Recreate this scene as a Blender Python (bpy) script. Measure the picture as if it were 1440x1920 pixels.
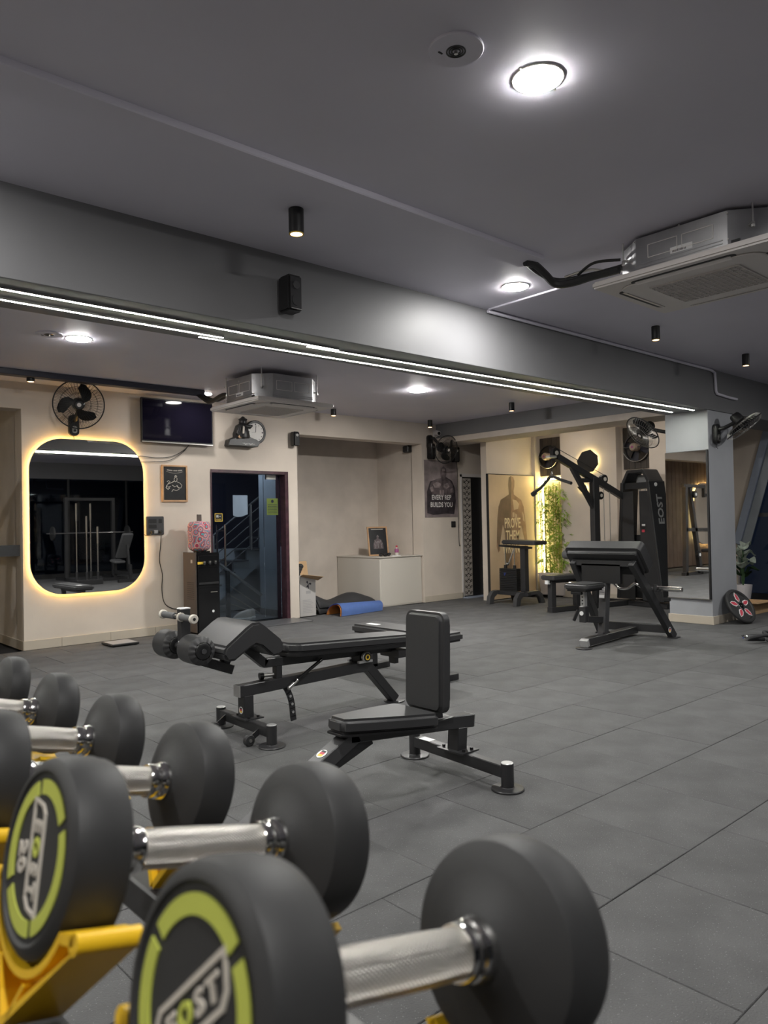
import bpy, bmesh, math, random
from mathutils import Vector, Matrix
random.seed(7)
PI = math.pi
V = Vector
scene = bpy.context.scene
for o in list(bpy.data.objects):
    bpy.data.objects.remove(o)
COL = scene.collection

# ---------------------------------------------------------------- camera, world, exposure
CAM_H = 1.3
cam_d = bpy.data.cameras.new('camera')
cam = bpy.data.objects.new('camera', cam_d)
COL.objects.link(cam)
fpx = 1415.0
def _dir(px, py):
    return V(((px - 720) / fpx, -(py - 960) / fpx, -1.0))
_a = _dir(2300, 949).normalized()
_b = _dir(-550, 1006)
_b = (_b - _a * _a.dot(_b)).normalized()
_u = _a.cross(_b)
RM = Matrix((_a, _b, _u))                      # camera axes -> room axes
cam.matrix_world = Matrix.Translation((0, 0, CAM_H)) @ RM.to_4x4()
cam_d.sensor_fit = 'VERTICAL'
cam_d.sensor_height = 36.0
cam_d.sensor_width = 27.0
cam_d.lens = fpx / 1920 * 36.0
cam_d.clip_start = 0.02
cam_d.dof.use_dof = True
cam_d.dof.focus_distance = 4.2
cam_d.dof.aperture_fstop = 6.5
scene.camera = cam

w = bpy.data.worlds.new('night')
scene.world = w
w.use_nodes = True
w.node_tree.nodes['Background'].inputs[0].default_value = (0.010, 0.011, 0.016, 1)
w.node_tree.nodes['Background'].inputs[1].default_value = 0.6

scene.view_settings.view_transform = 'Standard'
scene.view_settings.look = 'None'
scene.view_settings.gamma = 1.0
scene.view_settings.use_curve_mapping = False
scene.cycles.max_bounces = 7
scene.view_settings.exposure = 2.25
LAMP = 95.0          # downlight strength
STRIP = 12.0         # beam strip strength

# ---------------------------------------------------------------- materials
MATS = {}
def mat(name, col, rough=0.5, metal=0.0, emit=None, es=0.0, noise=0.0, nscale=20.0, bump=0.0, bscale=60.0,
        coat=0.0, rnd=0.0, spec=0.5, trans=0.0, alpha=1.0, detail=4.0, speck=None, aniso=False):
    if name in MATS:
        return MATS[name]
    m = bpy.data.materials.new(name)
    m.use_nodes = True
    nt = m.node_tree
    b = nt.nodes['Principled BSDF']
    c4 = (col[0], col[1], col[2], 1)
    b.inputs['Base Color'].default_value = c4
    b.inputs['Roughness'].default_value = rough
    b.inputs['Metallic'].default_value = metal
    b.inputs['Specular IOR Level'].default_value = spec
    b.inputs['Coat Weight'].default_value = coat
    b.inputs['Transmission Weight'].default_value = trans
    b.inputs['Alpha'].default_value = alpha
    if emit:
        b.inputs['Emission Color'].default_value = (*emit, 1)
        b.inputs['Emission Strength'].default_value = es
    tc = nt.nodes.new('ShaderNodeTexCoord')
    src = None
    if noise or rnd or speck:
        mix = nt.nodes.new('ShaderNodeMix'); mix.data_type = 'RGBA'; mix.blend_type = 'MULTIPLY'
        mix.inputs[0].default_value = 1.0
        mix.inputs[6].default_value = c4
        n = nt.nodes.new('ShaderNodeTexNoise'); n.inputs['Scale'].default_value = nscale
        n.inputs['Detail'].default_value = detail
        nt.links.new(tc.outputs['Object'], n.inputs['Vector'])
        mr = nt.nodes.new('ShaderNodeMapRange')
        mr.inputs[1].default_value = 0.25; mr.inputs[2].default_value = 0.75
        mr.inputs[3].default_value = 1 - noise; mr.inputs[4].default_value = 1 + noise
        nt.links.new(n.outputs['Fac'], mr.inputs[0])
        val = mr.outputs[0]
        if rnd:
            oi = nt.nodes.new('ShaderNodeObjectInfo')
            mr2 = nt.nodes.new('ShaderNodeMapRange')
            mr2.inputs[3].default_value = 1 - rnd; mr2.inputs[4].default_value = 1 + rnd
            nt.links.new(oi.outputs['Random'], mr2.inputs[0])
            mu = nt.nodes.new('ShaderNodeMath'); mu.operation = 'MULTIPLY'
            nt.links.new(val, mu.inputs[0]); nt.links.new(mr2.outputs[0], mu.inputs[1])
            val = mu.outputs[0]
        nt.links.new(val, mix.inputs[7])
        out = mix.outputs[2]
        if speck:
            n3 = nt.nodes.new('ShaderNodeTexVoronoi'); n3.inputs['Scale'].default_value = speck
            nt.links.new(tc.outputs['Object'], n3.inputs['Vector'])
            lt = nt.nodes.new('ShaderNodeMath'); lt.operation = 'LESS_THAN'; lt.inputs[1].default_value = 0.13
            nt.links.new(n3.outputs['Distance'], lt.inputs[0])
            mx2 = nt.nodes.new('ShaderNodeMix'); mx2.data_type = 'RGBA'
            mx2.inputs[7].default_value = (min(1, col[0]*2.1), min(1, col[1]*2.1), min(1, col[2]*2.1), 1)
            nt.links.new(lt.outputs[0], mx2.inputs[0]); nt.links.new(out, mx2.inputs[6])
            out = mx2.outputs[2]
        nt.links.new(out, b.inputs['Base Color'])
    if bump:
        n2 = nt.nodes.new('ShaderNodeTexNoise'); n2.inputs['Scale'].default_value = bscale
        n2.inputs['Detail'].default_value = 6
        nt.links.new(tc.outputs['Object'], n2.inputs['Vector'])
        bp = nt.nodes.new('ShaderNodeBump'); bp.inputs['Strength'].default_value = bump
        bp.inputs['Distance'].default_value = 0.01
        nt.links.new(n2.outputs['Fac'], bp.inputs['Height'])
        nt.links.new(bp.outputs[0], b.inputs['Normal'])
    MATS[name] = m
    return m

mat('tile', (0.098, 0.098, 0.100), 0.78, noise=0.24, nscale=4.2, detail=9, rnd=0.09, bump=0.6, bscale=160, speck=85, spec=0.3)
mat('subfloor', (0.015, 0.015, 0.016), 0.9, noise=0.1)
mat('ceil', (0.63, 0.61, 0.69), 0.55, noise=0.07, nscale=0.8, bump=0.05, bscale=8, spec=0.35)
mat('beam', (0.17, 0.17, 0.177), 0.5, noise=0.07, nscale=1.2, bump=0.05, bscale=10, spec=0.4)
mat('cream', (0.63, 0.555, 0.48), 0.75, noise=0.10, nscale=1.6, bump=0.12, bscale=9, detail=8)
mat('creamdirty', (0.60, 0.53, 0.465), 0.75, noise=0.14, nscale=2.2, bump=0.15, bscale=9, detail=8)
mat('paleblue', (0.35, 0.36, 0.385), 0.6, noise=0.08, nscale=2, bump=0.08, bscale=12)
mat('skirt', (0.52, 0.46, 0.38), 0.35, noise=0.08, nscale=3)
mat('black', (0.012, 0.012, 0.013), 0.42, noise=0.1)
mat('powder', (0.027, 0.027, 0.029), 0.38, noise=0.1, nscale=8, bump=0.04, bscale=300)
mat('powderlite', (0.055, 0.055, 0.058), 0.36, noise=0.1, nscale=8, bump=0.04, bscale=300)
mat('vinyl', (0.036, 0.036, 0.038), 0.46, noise=0.06, nscale=6, bump=0.06, bscale=220, spec=0.5)
mat('rubber', (0.033, 0.033, 0.034), 0.55, noise=0.12, nscale=9, bump=0.03, bscale=240, spec=0.4)
mat('foam', (0.10, 0.10, 0.105), 0.8, bump=0.1, bscale=300)
mat('chrome', (0.80, 0.79, 0.77), 0.12, 1.0)
mat('steel', (0.55, 0.54, 0.52), 0.32, 1.0, noise=0.08)
mat('galv', (0.42, 0.42, 0.43), 0.42, 0.85, noise=0.12, nscale=6)
mat('yellow', (0.92, 0.56, 0.016), 0.38, noise=0.04)
mat('lime', (0.55, 0.60, 0.10), 0.5, noise=0.06)
mat('logo', (0.62, 0.57, 0.50), 0.5)
mat('white', (0.75, 0.73, 0.70), 0.45)
mat('acwhite', (0.66, 0.62, 0.60), 0.45)
mat('acgrey', (0.34, 0.33, 0.33), 0.6)
mat('offwhite', (0.60, 0.56, 0.50), 0.6)
mat('kraft', (0.50, 0.33, 0.18), 0.8, noise=0.06)
mat('cartongrey', (0.45, 0.43, 0.42), 0.7)
mat('bluemat', (0.16, 0.28, 0.66), 0.6, noise=0.05, bump=0.1, bscale=150)
mat('orange', (0.62, 0.24, 0.06), 0.7)
mat('blackmat', (0.025, 0.025, 0.027), 0.7, bump=0.2, bscale=30)
mat('screen', (0.006, 0.005, 0.012), 0.06, spec=0.3)
mat('blackgloss', (0.010, 0.010, 0.011), 0.12)
mat('brownpanel', (0.10, 0.078, 0.066), 0.4)
mat('woodframe', (0.50, 0.30, 0.16), 0.5, noise=0.15, nscale=12)
mat('print', (0.018, 0.018, 0.020), 0.3, noise=0.3, nscale=9)
mat('mirror', (0.92, 0.93, 0.93), 0.015, 1.0)
mat('doorframe', (0.055, 0.022, 0.030), 0.35, noise=0.5, nscale=14)
mat('leaf', (0.24, 0.36, 0.045), 0.5, noise=0.55, nscale=6)
mat('stalk', (0.38, 0.36, 0.10), 0.5, noise=0.2)
mat('paleleaf', (0.60, 0.66, 0.58), 0.5, noise=0.35, nscale=14)
mat('darkleaf', (0.05, 0.10, 0.04), 0.5, noise=0.3)
mat('pot', (0.66, 0.62, 0.62), 0.5)
mat('wood', (0.145, 0.10, 0.075), 0.5, noise=0.25, nscale=3, rnd=0.18)
mat('exhaust', (0.060, 0.048, 0.040), 0.55, noise=0.25, nscale=5, rnd=0.2)
mat('motor', (0.32, 0.25, 0.20), 0.5, noise=0.15)
mat('stone', (0.10, 0.10, 0.105), 0.35, noise=0.25, nscale=18)
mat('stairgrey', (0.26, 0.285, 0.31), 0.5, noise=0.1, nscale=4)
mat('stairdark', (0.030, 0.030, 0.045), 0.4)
mat('posterbg', (0.23, 0.19, 0.19), 0.5, noise=0.75, nscale=3.5, detail=7)
mat('posterdark', (0.035, 0.028, 0.033), 0.5, noise=0.7, nscale=9)
mat('postermid', (0.12, 0.095, 0.10), 0.5, noise=0.6, nscale=12)
mat('posterhi', (0.27, 0.22, 0.22), 0.5, noise=0.6, nscale=14)
mat('sepia', (0.62, 0.465, 0.30), 0.5, noise=0.22, nscale=1.3, detail=6)
mat('sepiadark', (0.22, 0.145, 0.09), 0.5, noise=0.25, nscale=6)
mat('sepiamid', (0.38, 0.23, 0.135), 0.5, noise=0.25, nscale=8)
mat('letterwarm', (0.86, 0.70, 0.42), 0.5)
mat('letterpale', (0.70, 0.68, 0.66), 0.5)
mat('ornpale', (0.42, 0.38, 0.34), 0.5)
mat('purple', (0.32, 0.08, 0.22), 0.4)
mat('red', (0.55, 0.06, 0.09), 0.45)
mat('gold', (0.80, 0.55, 0.06), 0.4)
mat('cable', (0.02, 0.02, 0.02), 0.5)
mat('blueband', (0.08, 0.13, 0.55), 0.5)
mat('greentag', (0.06, 0.30, 0.10), 0.5)
mat('notice', (0.36, 0.38, 0.06), 0.6)
mat('paper', (0.78, 0.78, 0.78), 0.7)
mat('silverplate', (0.58, 0.58, 0.58), 0.35, 0.6)
mat('bluegrey', (0.30, 0.34, 0.42), 0.5, noise=0.05)
mat('platemetal', (0.03, 0.03, 0.034), 0.4)
mat('lampdim', (1, 1, 1), 0.5, emit=(1.0, 0.97, 0.92), es=LAMP*.20)
mat('lampbright', (1, 1, 1), 0.5, emit=(1.0, 0.98, 0.94), es=LAMP*2.5)
mat('lampfill', (1, 1, 1), 0.5, emit=(1.0, 0.94, 0.85), es=LAMP*.13)
mat('lamp', (1, 1, 1), 0.5, emit=(1.0, 0.985, 0.95), es=LAMP)
mat('strip', (1, 1, 1), 0.5, emit=(0.98, 1.0, 0.86), es=STRIP)
mat('warmled', (1, 0.9, 0.6), 0.5, emit=(1.0, 0.60, 0.17), es=7.5)
mat('yellowled', (1, 0.9, 0.6), 0.5, emit=(1.0, 0.80, 0.34), es=12.0)
mat('spotled', (1, 0.8, 0.6), 0.5, emit=(1.0, 0.66, 0.46), es=1.4)
mat('hallamp', (1, 1, 1), 0.5, emit=(0.75, 0.87, 1.0), es=20.0)
mat('wovenmix', (0.5, 0.4, 0.4), 0.7)

def glass_mat(name, tint, refl_rough=0.0, mixf=0.86):
    m = bpy.data.materials.new(name); m.use_nodes = True
    nt = m.node_tree
    for n in list(nt.nodes):
        nt.nodes.remove(n)
    o = nt.nodes.new('ShaderNodeOutputMaterial')
    t = nt.nodes.new('ShaderNodeBsdfTransparent'); t.inputs[0].default_value = (*tint, 1)
    g = nt.nodes.new('ShaderNodeBsdfGlossy'); g.inputs['Roughness'].default_value = refl_rough
    g.inputs[0].default_value = (0.9, 0.95, 1, 1)
    fr = nt.nodes.new('ShaderNodeFresnel'); fr.inputs[0].default_value = 1.5
    mx = nt.nodes.new('ShaderNodeMixShader')
    nt.links.new(fr.outputs[0], mx.inputs[0]); nt.links.new(t.outputs[0], mx.inputs[1]); nt.links.new(g.outputs[0], mx.inputs[2])
    nt.links.new(mx.outputs[0], o.inputs[0])
    MATS[name] = m
glass_mat('glass', (0.82, 0.86, 0.90))
glass_mat('nightglass', (0.35, 0.42, 0.50))

def knurl_mat():
    m = mat('knurl', (0.80, 0.77, 0.72), 0.30, 1.0)
    nt = m.node_tree; b = nt.nodes['Principled BSDF']
    tc = nt.nodes['Texture Coordinate']
    outs = []
    for ang in (0.7, -0.7):
        mp = nt.nodes.new('ShaderNodeMapping'); mp.inputs['Rotation'].default_value = (0, 0, ang)
        nt.links.new(tc.outputs['UV'], mp.inputs[0])
        wv = nt.nodes.new('ShaderNodeTexWave'); wv.inputs['Scale'].default_value = 3.2
        nt.links.new(mp.outputs[0], wv.inputs[0]); outs.append(wv.outputs['Fac'])
    mu = nt.nodes.new('ShaderNodeMath'); mu.operation = 'MULTIPLY'
    nt.links.new(outs[0], mu.inputs[0]); nt.links.new(outs[1], mu.inputs[1])
    bp = nt.nodes.new('ShaderNodeBump'); bp.inputs['Strength'].default_value = 1.0; bp.inputs['Distance'].default_value = 0.004
    nt.links.new(mu.outputs[0], bp.inputs['Height']); nt.links.new(bp.outputs[0], b.inputs['Normal'])
knurl_mat()

def woven_mat():
    m = MATS['wovenmix']; nt = m.node_tree; b = nt.nodes['Principled BSDF']; tc = nt.nodes['Texture Coordinate']
    vo = nt.nodes.new('ShaderNodeTexVoronoi'); vo.inputs['Scale'].default_value = 13
    nt.links.new(tc.outputs['Object'], vo.inputs['Vector'])
    wv = nt.nodes.new('ShaderNodeMath'); wv.operation = 'MULTIPLY'; wv.inputs[1].default_value = 2.6
    nt.links.new(vo.outputs['Distance'], wv.inputs[0])
    fr = nt.nodes.new('ShaderNodeMath'); fr.operation = 'FRACT'; nt.links.new(wv.outputs[0], fr.inputs[0])
    rp = nt.nodes.new('ShaderNodeValToRGB'); nt.links.new(fr.outputs[0], rp.inputs[0])
    e = rp.color_ramp.elements
    e[0].position = 0; e[0].color = (0.45, 0.05, 0.10, 1); e[1].position = 1; e[1].color = (0.06, 0.12, 0.30, 1)
    for p, c in ((0.3, (0.62, 0.50, 0.40, 1)), (0.5, (0.55, 0.16, 0.28, 1)), (0.75, (0.10, 0.35, 0.38, 1))):
        k = e.new(p); k.color = c
    rp.color_ramp.interpolation = 'CONSTANT'
    nt.links.new(rp.outputs[0], b.inputs['Base Color'])
woven_mat()

# ---------------------------------------------------------------- mesh helpers
class MB:
    def __init__(s):
        s.bm = bmesh.new()
    def box(s, x0, x1, y0, y1, z0, z1):
        M = Matrix.Translation(((x0+x1)/2, (y0+y1)/2, (z0+z1)/2)) @ Matrix.Diagonal((abs(x1-x0), abs(y1-y0), abs(z1-z0), 1))
        bmesh.ops.create_cube(s.bm, size=1, matrix=M); return s
    def obox(s, M, sx, sy, sz):
        bmesh.ops.create_cube(s.bm, size=1, matrix=M @ Matrix.Diagonal((sx, sy, sz, 1))); return s
    def bar(s, p, q, wd, ht, up=(0, 0, 1)):
        p = V(p); q = V(q); d = q - p; L = d.length; x = d.normalized()
        u = V(up); y = u.cross(x)
        if y.length < 1e-4:
            y = V((0, 1, 0)).cross(x) if abs(x.y) < .9 else V((1, 0, 0)).cross(x)
        y.normalize(); zz = x.cross(y)
        M = Matrix((x, y, zz)).transposed().to_4x4(); M.translation = (p + q) / 2
        return s.obox(M, L, wd, ht)
    def cyl(s, p, q, r, r2=None, n=20, caps=True):
        p = V(p); q = V(q); d = q - p
        rot = d.to_track_quat('Z', 'Y').to_matrix().to_4x4()
        M = Matrix.Translation((p + q) / 2) @ rot
        bmesh.ops.create_cone(s.bm, cap_ends=caps, cap_tris=False, segments=n, radius1=r, radius2=r if r2 is None else r2, depth=d.length, matrix=M)
        return s
    def sph(s, c, r, n=14, sc=(1, 1, 1)):
        bmesh.ops.create_uvsphere(s.bm, u_segments=n, v_segments=max(6, n*2//3), radius=1, matrix=Matrix.Translation(c) @ Matrix.Diagonal((r*sc[0], r*sc[1], r*sc[2], 1)))
        return s
    def tube(s, pts, r, n=8, closed=False):
        pts = [V(p) for p in pts]; m = len(pts); rings = []
        prev = None
        for i, p in enumerate(pts):
            if closed:
                t = pts[(i+1) % m] - pts[i-1]
            else:
                t = pts[min(i+1, m-1)] - pts[max(i-1, 0)]
            t.normalize()
            if prev is None:
                a = t.orthogonal().normalized()
            else:
                a = (prev - t * prev.dot(t))
                a = a.normalized() if a.length > 1e-5 else t.orthogonal().normalized()
            prev = a; b = t.cross(a)
            rr = r[i] if isinstance(r, (list, tuple)) else r
            rings.append([s.bm.verts.new(p + (a*math.cos(2*PI*k/n) + b*math.sin(2*PI*k/n))*rr) for k in range(n)])
        for i in range(m if closed else m-1):
            A = rings[i]; B = rings[(i+1) % m]
            for k in range(n):
                s.bm.faces.new((A[k], A[(k+1) % n], B[(k+1) % n], B[k]))
        if not closed:
            s.bm.faces.new(rings[0][::-1]); s.bm.faces.new(rings[-1])
        return s
    def lathe(s, prof, M=Matrix(), n=32):
        """prof: list of (axial x, radius) around local X axis"""
        rings = []
        for (x, r) in prof:
            if r < 1e-6:
                rings.append([s.bm.verts.new(M @ V((x, 0, 0)))])
            else:
                rings.append([s.bm.verts.new(M @ V((x, r*math.cos(2*PI*k/n), r*math.sin(2*PI*k/n)))) for k in range(n)])
        for A, B in zip(rings, rings[1:]):
            if len(A) == 1 and len(B) == 1: continue
            for k in range(n):
                if len(A) == 1: f = (A[0], B[k], B[(k+1) % n])
                elif len(B) == 1: f = (A[k], B[0], A[(k+1) % n])
                else: f = (A[k], B[k], B[(k+1) % n], A[(k+1) % n])
                s.bm.faces.new(f)
        return s
    def prism(s, poly, h, M=Matrix()):
        """polygon (x,y) extruded local z 0..h"""
        lo = [s.bm.verts.new(M @ V((p[0], p[1], 0))) for p in poly]
        hi = [s.bm.verts.new(M @ V((p[0], p[1], h))) for p in poly]
        n = len(poly)
        s.bm.faces.new(lo[::-1]); s.bm.faces.new(hi)
        for i in range(n):
            s.bm.faces.new((lo[i], lo[(i+1) % n], hi[(i+1) % n], hi[i]))
        return s
    def grid(s, f, nu, nv):
        vs = [[s.bm.verts.new(f(i/nu, j/nv)) for j in range(nv+1)] for i in range(nu+1)]
        for i in range(nu):
            for j in range(nv):
                s.bm.faces.new((vs[i][j], vs[i+1][j], vs[i+1][j+1], vs[i][j+1]))
        return s

def rrect(wd, ht, r, n=6, cx=0, cy=0):
    out = []
    for (sx, sy, a0) in ((1, 1, 0), (-1, 1, 90), (-1, -1, 180), (1, -1, 270)):
        for k in range(n+1):
            a = math.radians(a0 + 90*k/n)
            out.append((cx + sx*(wd/2-r) + r*math.cos(a), cy + sy*(ht/2-r) + r*math.sin(a)))
    return out

def pipe(pts, r, label, m='cable', name='refrigerant_pipe', n=8):
    # smooth the run
    P = [V(p) for p in pts]; out = []
    for i in range(len(P)-1):
        p0 = P[max(i-1, 0)]; p1 = P[i]; p2 = P[i+1]; p3 = P[min(i+2, len(P)-1)]
        for k in range(6):
            u = k/6
            out.append(.5*((2*p1)+(p2-p0)*u+(2*p0-5*p1+4*p2-p3)*u*u+(3*p1-p0-3*p2+p3)*u**3))
    out.append(P[-1])
    return MB().tube(out, r, n)

OFF = {}
def root_off(p):
    return OFF.get(p, V((0, 0, 0))) if p is not None else V((0, 0, 0))
def finish(mb, name, m, parent=None, bevel=0.0, seg=1, smooth=True, uv=None):
    bm = mb.bm
    bmesh.ops.recalc_face_normals(bm, faces=bm.faces)
    if bevel:
        ed = [e for e in bm.edges if len(e.link_faces) == 2 and e.calc_face_angle(0) > 0.6]
        bmesh.ops.bevel(bm, geom=ed, offset=bevel, segments=seg, affect='EDGES', clamp_overlap=True)
    off = root_off(parent)
    if off.length:
        bmesh.ops.translate(bm, verts=bm.verts, vec=-off)
    me = bpy.data.meshes.new(name)
    if uv:
        lay = bm.loops.layers.uv.new('UVMap')
        for f in bm.faces:
            for l in f.loops:
                l[lay].uv = uv(l.vert.co)
    bm.to_mesh(me); bm.free()
    me.materials.append(MATS[m])
    if smooth:
        me.polygons.foreach_set('use_smooth', [True]*len(me.polygons))
        me.set_sharp_from_angle(angle=0.6)
    o = bpy.data.objects.new(name, me)
    COL.objects.link(o)
    if parent is not None:
        o.parent = parent
        OFF[o] = off
    return o
part = finish
def tag(o, label, cat, group=None, kind=None):
    o['label'] = label
    if cat: o['category'] = cat
    if group: o['group'] = group
    if kind: o['kind'] = kind
    return o
def thing(name, label, cat, loc=(0, 0, 0), rotz=0, group=None, local=False):
    o = bpy.data.objects.new(name, None)
    o.empty_display_size = 0.1
    COL.objects.link(o)
    o.location = loc; o.rotation_euler = (0, 0, rotz)
    OFF[o] = V((0, 0, 0)) if local else V(loc)
    return tag(o, label, cat, group)
def struct(o, label=None, cat=None):
    o['kind'] = 'structure'
    if label: o['label'] = label
    if cat: o['category'] = cat
    return o
def copy_tree(o, parent=None):
    c = o.copy(); COL.objects.link(c)
    if parent is not None: c.parent = parent
    for ch in list(o.children):
        copy_tree(ch, c)
    return c
def text_mb(body, size, depth=0.001, bold=0.0, xs=1.0, M=Matrix(), align='CENTER', shear=0.0, space=1.0):
    """text in local XY plane, extruded towards +z"""
    cu = bpy.data.curves.new('t', 'FONT'); cu.body = body; cu.size = size
    cu.align_x = align; cu.align_y = 'CENTER'; cu.extrude = depth/2; cu.offset = bold; cu.shear = shear
    cu.resolution_u = 2; cu.space_character = space
    ob = bpy.data.objects.new('t', cu); COL.objects.link(ob)
    dg = bpy.context.evaluated_depsgraph_get(); dg.update()
    me = bpy.data.meshes.new_from_object(ob.evaluated_get(dg))
    bpy.data.objects.remove(ob); bpy.data.curves.remove(cu)
    mb = MB(); mb.bm.from_mesh(me); bpy.data.meshes.remove(me)
    bmesh.ops.transform(mb.bm, matrix=M @ Matrix.Diagonal((xs, 1, 1, 1)), verts=mb.bm.verts)
    return mb
def frame(origin, xdir, ydir):
    x = V(xdir).normalized(); y = V(ydir).normalized(); z = x.cross(y)
    M = Matrix((x, y, z)).transposed().to_4x4(); M.translation = V(origin)
    return M
def wallY(x, y, z):      # plane facing -Y : local x=+X, y=+Z, out = -Y
    return frame((x, y, z), (1, 0, 0), (0, 0, 1))
def wallX(x, y, z):      # plane facing -X : local x=-Y, y=+Z, out=-X
    return frame((x, y, z), (0, -1, 0), (0, 0, 1))

# ---------------------------------------------------------------- setting
Y1 = 8.68            # mirror wall
ZC1, ZC2 = 3.08, 2.905   # front / back bay ceilings
BZ = 2.585           # beam soffit
BY0, BY1 = 4.12, 4.68
XP, XB = 10.70, 10.86    # pier / bay planes of the far wall
XE = 12.2            # far end wall

# floor with rubber tiles
floor = finish(MB().box(-4.2, XE+.3, -3.6, 12.2, -0.12, -0.026), 'floor', 'subfloor', smooth=False)
struct(floor, 'dark grey rubber tile gym floor', 'floor')
T = 0.556
def proj(p):
    q = RM.transposed() @ (V(p) - V((0, 0, CAM_H)))
    if -q.z < 0.05: return None
    return 720 + fpx*q.x/-q.z, 960 - fpx*q.y/-q.z, -q.z
def tile_mesh(d=0.0012):
    mb = MB().box(-T/2+d, T/2-d, -T/2+d, T/2-d, -0.026, 0.0)
    bm = mb.bm
    ed = [e for e in bm.edges if all(v.co.z > -0.001 for v in e.verts)]
    bmesh.ops.bevel(bm, geom=ed, offset=0.0022, segments=1, affect='EDGES')
    me = bpy.data.meshes.new('tile'); bm.to_mesh(me); bm.free()
    me.materials.append(MATS['tile']); return me
tm = tile_mesh()
cells = []
j0 = int((-3.4-1.43)//T)
for j in range(j0, 30):
    yc = 1.43 + (j+0.5)*T
    sh = 2.57 if j % 2 else 2.845
    for i in range(-14, 22):
        xc = sh + (i+0.5)*T
        if xc < -3.6 or xc > XE-.1 or yc > 9.9: continue
        if yc > Y1 - .12 and not (6.3 < xc < 8.4 or xc < 2.2): continue
        if xc > XP-.1 and yc > 5.1: continue
        inv = False
        for dx in (-.28, 0, .28):
            for dy in (-.28, 0, .28):
                q = proj((xc+dx, yc+dy, 0))
                if q and -5 < q[0] < 1445 and q[1] < 1925: inv = True
        cells.append((inv, math.hypot(xc, yc), xc, yc))
vis = sorted([c for c in cells if c[0]], key=lambda c: c[1])
cells_rest = [c for c in cells if not c[0]] + vis[298:]
for _, _, x, y in vis[:298]:
    o = bpy.data.objects.new('tile', tm); COL.objects.link(o); o.parent = floor
    o.location = (x, y, random.uniform(-.0012, .0006))
    o.rotation_euler = (random.uniform(-.0012, .0012), random.uniform(-.0012, .0012), random.uniform(-.0015, .0015))
mb = MB()
for _, _, x, y in cells_rest:
    mb.box(x-T/2+.0022, x+T/2-.0022, y-T/2+.0022, y+T/2-.0022, -.026, 0)
o = finish(mb, 'tile_field', 'tile', floor, smooth=False); o['kind'] = 'stuff'

# ceilings and beams
struct(finish(MB().box(-4.2, XE+.3, -3.6, BY1-.02, ZC1, ZC1+.15), 'ceiling', 'ceil', smooth=False), 'dark grey painted ceiling slab over the front bay', 'ceiling')
struct(finish(MB().box(-4.2, XE+.3, BY1-.02, 12.2, ZC2, ZC2+.3), 'ceiling_rear', 'ceil', smooth=False), 'dark grey painted ceiling slab over the rear bay', 'ceiling')
struct(finish(MB().box(-4.2, XE+.2, BY0, BY1, BZ, ZC1+.01), 'trim_1', 'beam', bevel=.004), 'long grey ceiling beam carrying the light strips', 'beam')
struct(finish(MB().box(8.96, 9.5, BY1-.01, Y1+.02, BZ+.09, ZC2+.02), 'trim_2', 'beam', bevel=.004), 'grey cross beam running from column to mirror wall', 'beam')
struct(finish(MB().box(8.955, 9.5, BY1-.005, Y1+.02, BZ, BZ+.09), 'trim_3', 'creamdirty', bevel=.004), 'cream band under the grey cross beam', 'beam')
# raised flat duct on front ceiling
o = finish(MB().box(-4.0, 4.2, 3.02, 3.22, ZC1-.032, ZC1+.01), 'trim_4', 'ceil', bevel=.006); struct(o, 'shallow grey boxed run along the front ceiling', 'ceiling box')

# column
col = struct(finish(MB().box(8.96, 9.64, 4.135, BY1, 0, BZ+.01), 'wall_column', 'paleblue', bevel=.004), 'pale grey square column carrying the tall mirror', 'column')
o = finish(MB().box(8.945, 9.65, 4.12, BY1+.012, 0, .10), 'baseboard_column', 'skirt', bevel=.003); struct(o, 'cream tiled skirting around the column', 'baseboard')

# mirror wall (wall_left) built as pieces around openings
mb = MB()
mb.box(2.53, 4.80, Y1, Y1+.25, 0, ZC2+.02)          # mirror part
mb.box(4.80, 5.99, Y1, Y1+.25, 2.035, ZC2+.02)      # over door
mb.box(5.99, 6.155, Y1, Y1+.25, 0, ZC2+.02)         # pier between door and recess
mb.box(6.155, 8.62, Y1, Y1+.25, 2.57, ZC2+.02)      # recess lintel
mb.box(8.62, 9.55, Y1, Y1+.25, 0, ZC2+.02)          # poster pier
mb.box(9.55, 10.16, Y1, Y1+.25, 2.09, ZC2+.02)      # over small door
mb.box(10.16, 11.2, Y1, Y1+.25, 0, ZC2+.02)
mb.box(-4.2, 2.53, Y1, Y1+.25, 2.615, ZC2+.02)      # lintel at far left
struct(finish(mb, 'wall_left', 'cream', smooth=False), 'cream plaster wall with the lit mirror, television and entrance', 'wall')
struct(finish(MB().box(2.53, 2.7, Y1+.24, 10.0, 0, ZC2), 'wall_return', 'creamdirty', smooth=False), 'cream side wall turning back at far left', 'wall')
o = finish(MB().box(2.519, 2.53, Y1, 10.0, 0, .10), 'baseboard_return', 'skirt'); struct(o, 'cream skirting along the far left return', 'baseboard')
# recess
mb = MB(); mb.box(6.60, 8.9, 9.78, 9.95, 0, ZC2); mb.box(8.62, 8.78, Y1+.24, 9.8, 0, ZC2); mb.box(6.06, 6.155, Y1+.24, 9.43, 0, ZC2); mb.box(6.06, 6.66, 9.36, 9.43, 0, ZC2); mb.box(6.60, 6.66, 9.36, 9.8, 0, ZC2)
struct(finish(mb, 'wall_recess', 'creamdirty', smooth=False), 'scuffed beige back and side walls of the recess', 'wall')
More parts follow.
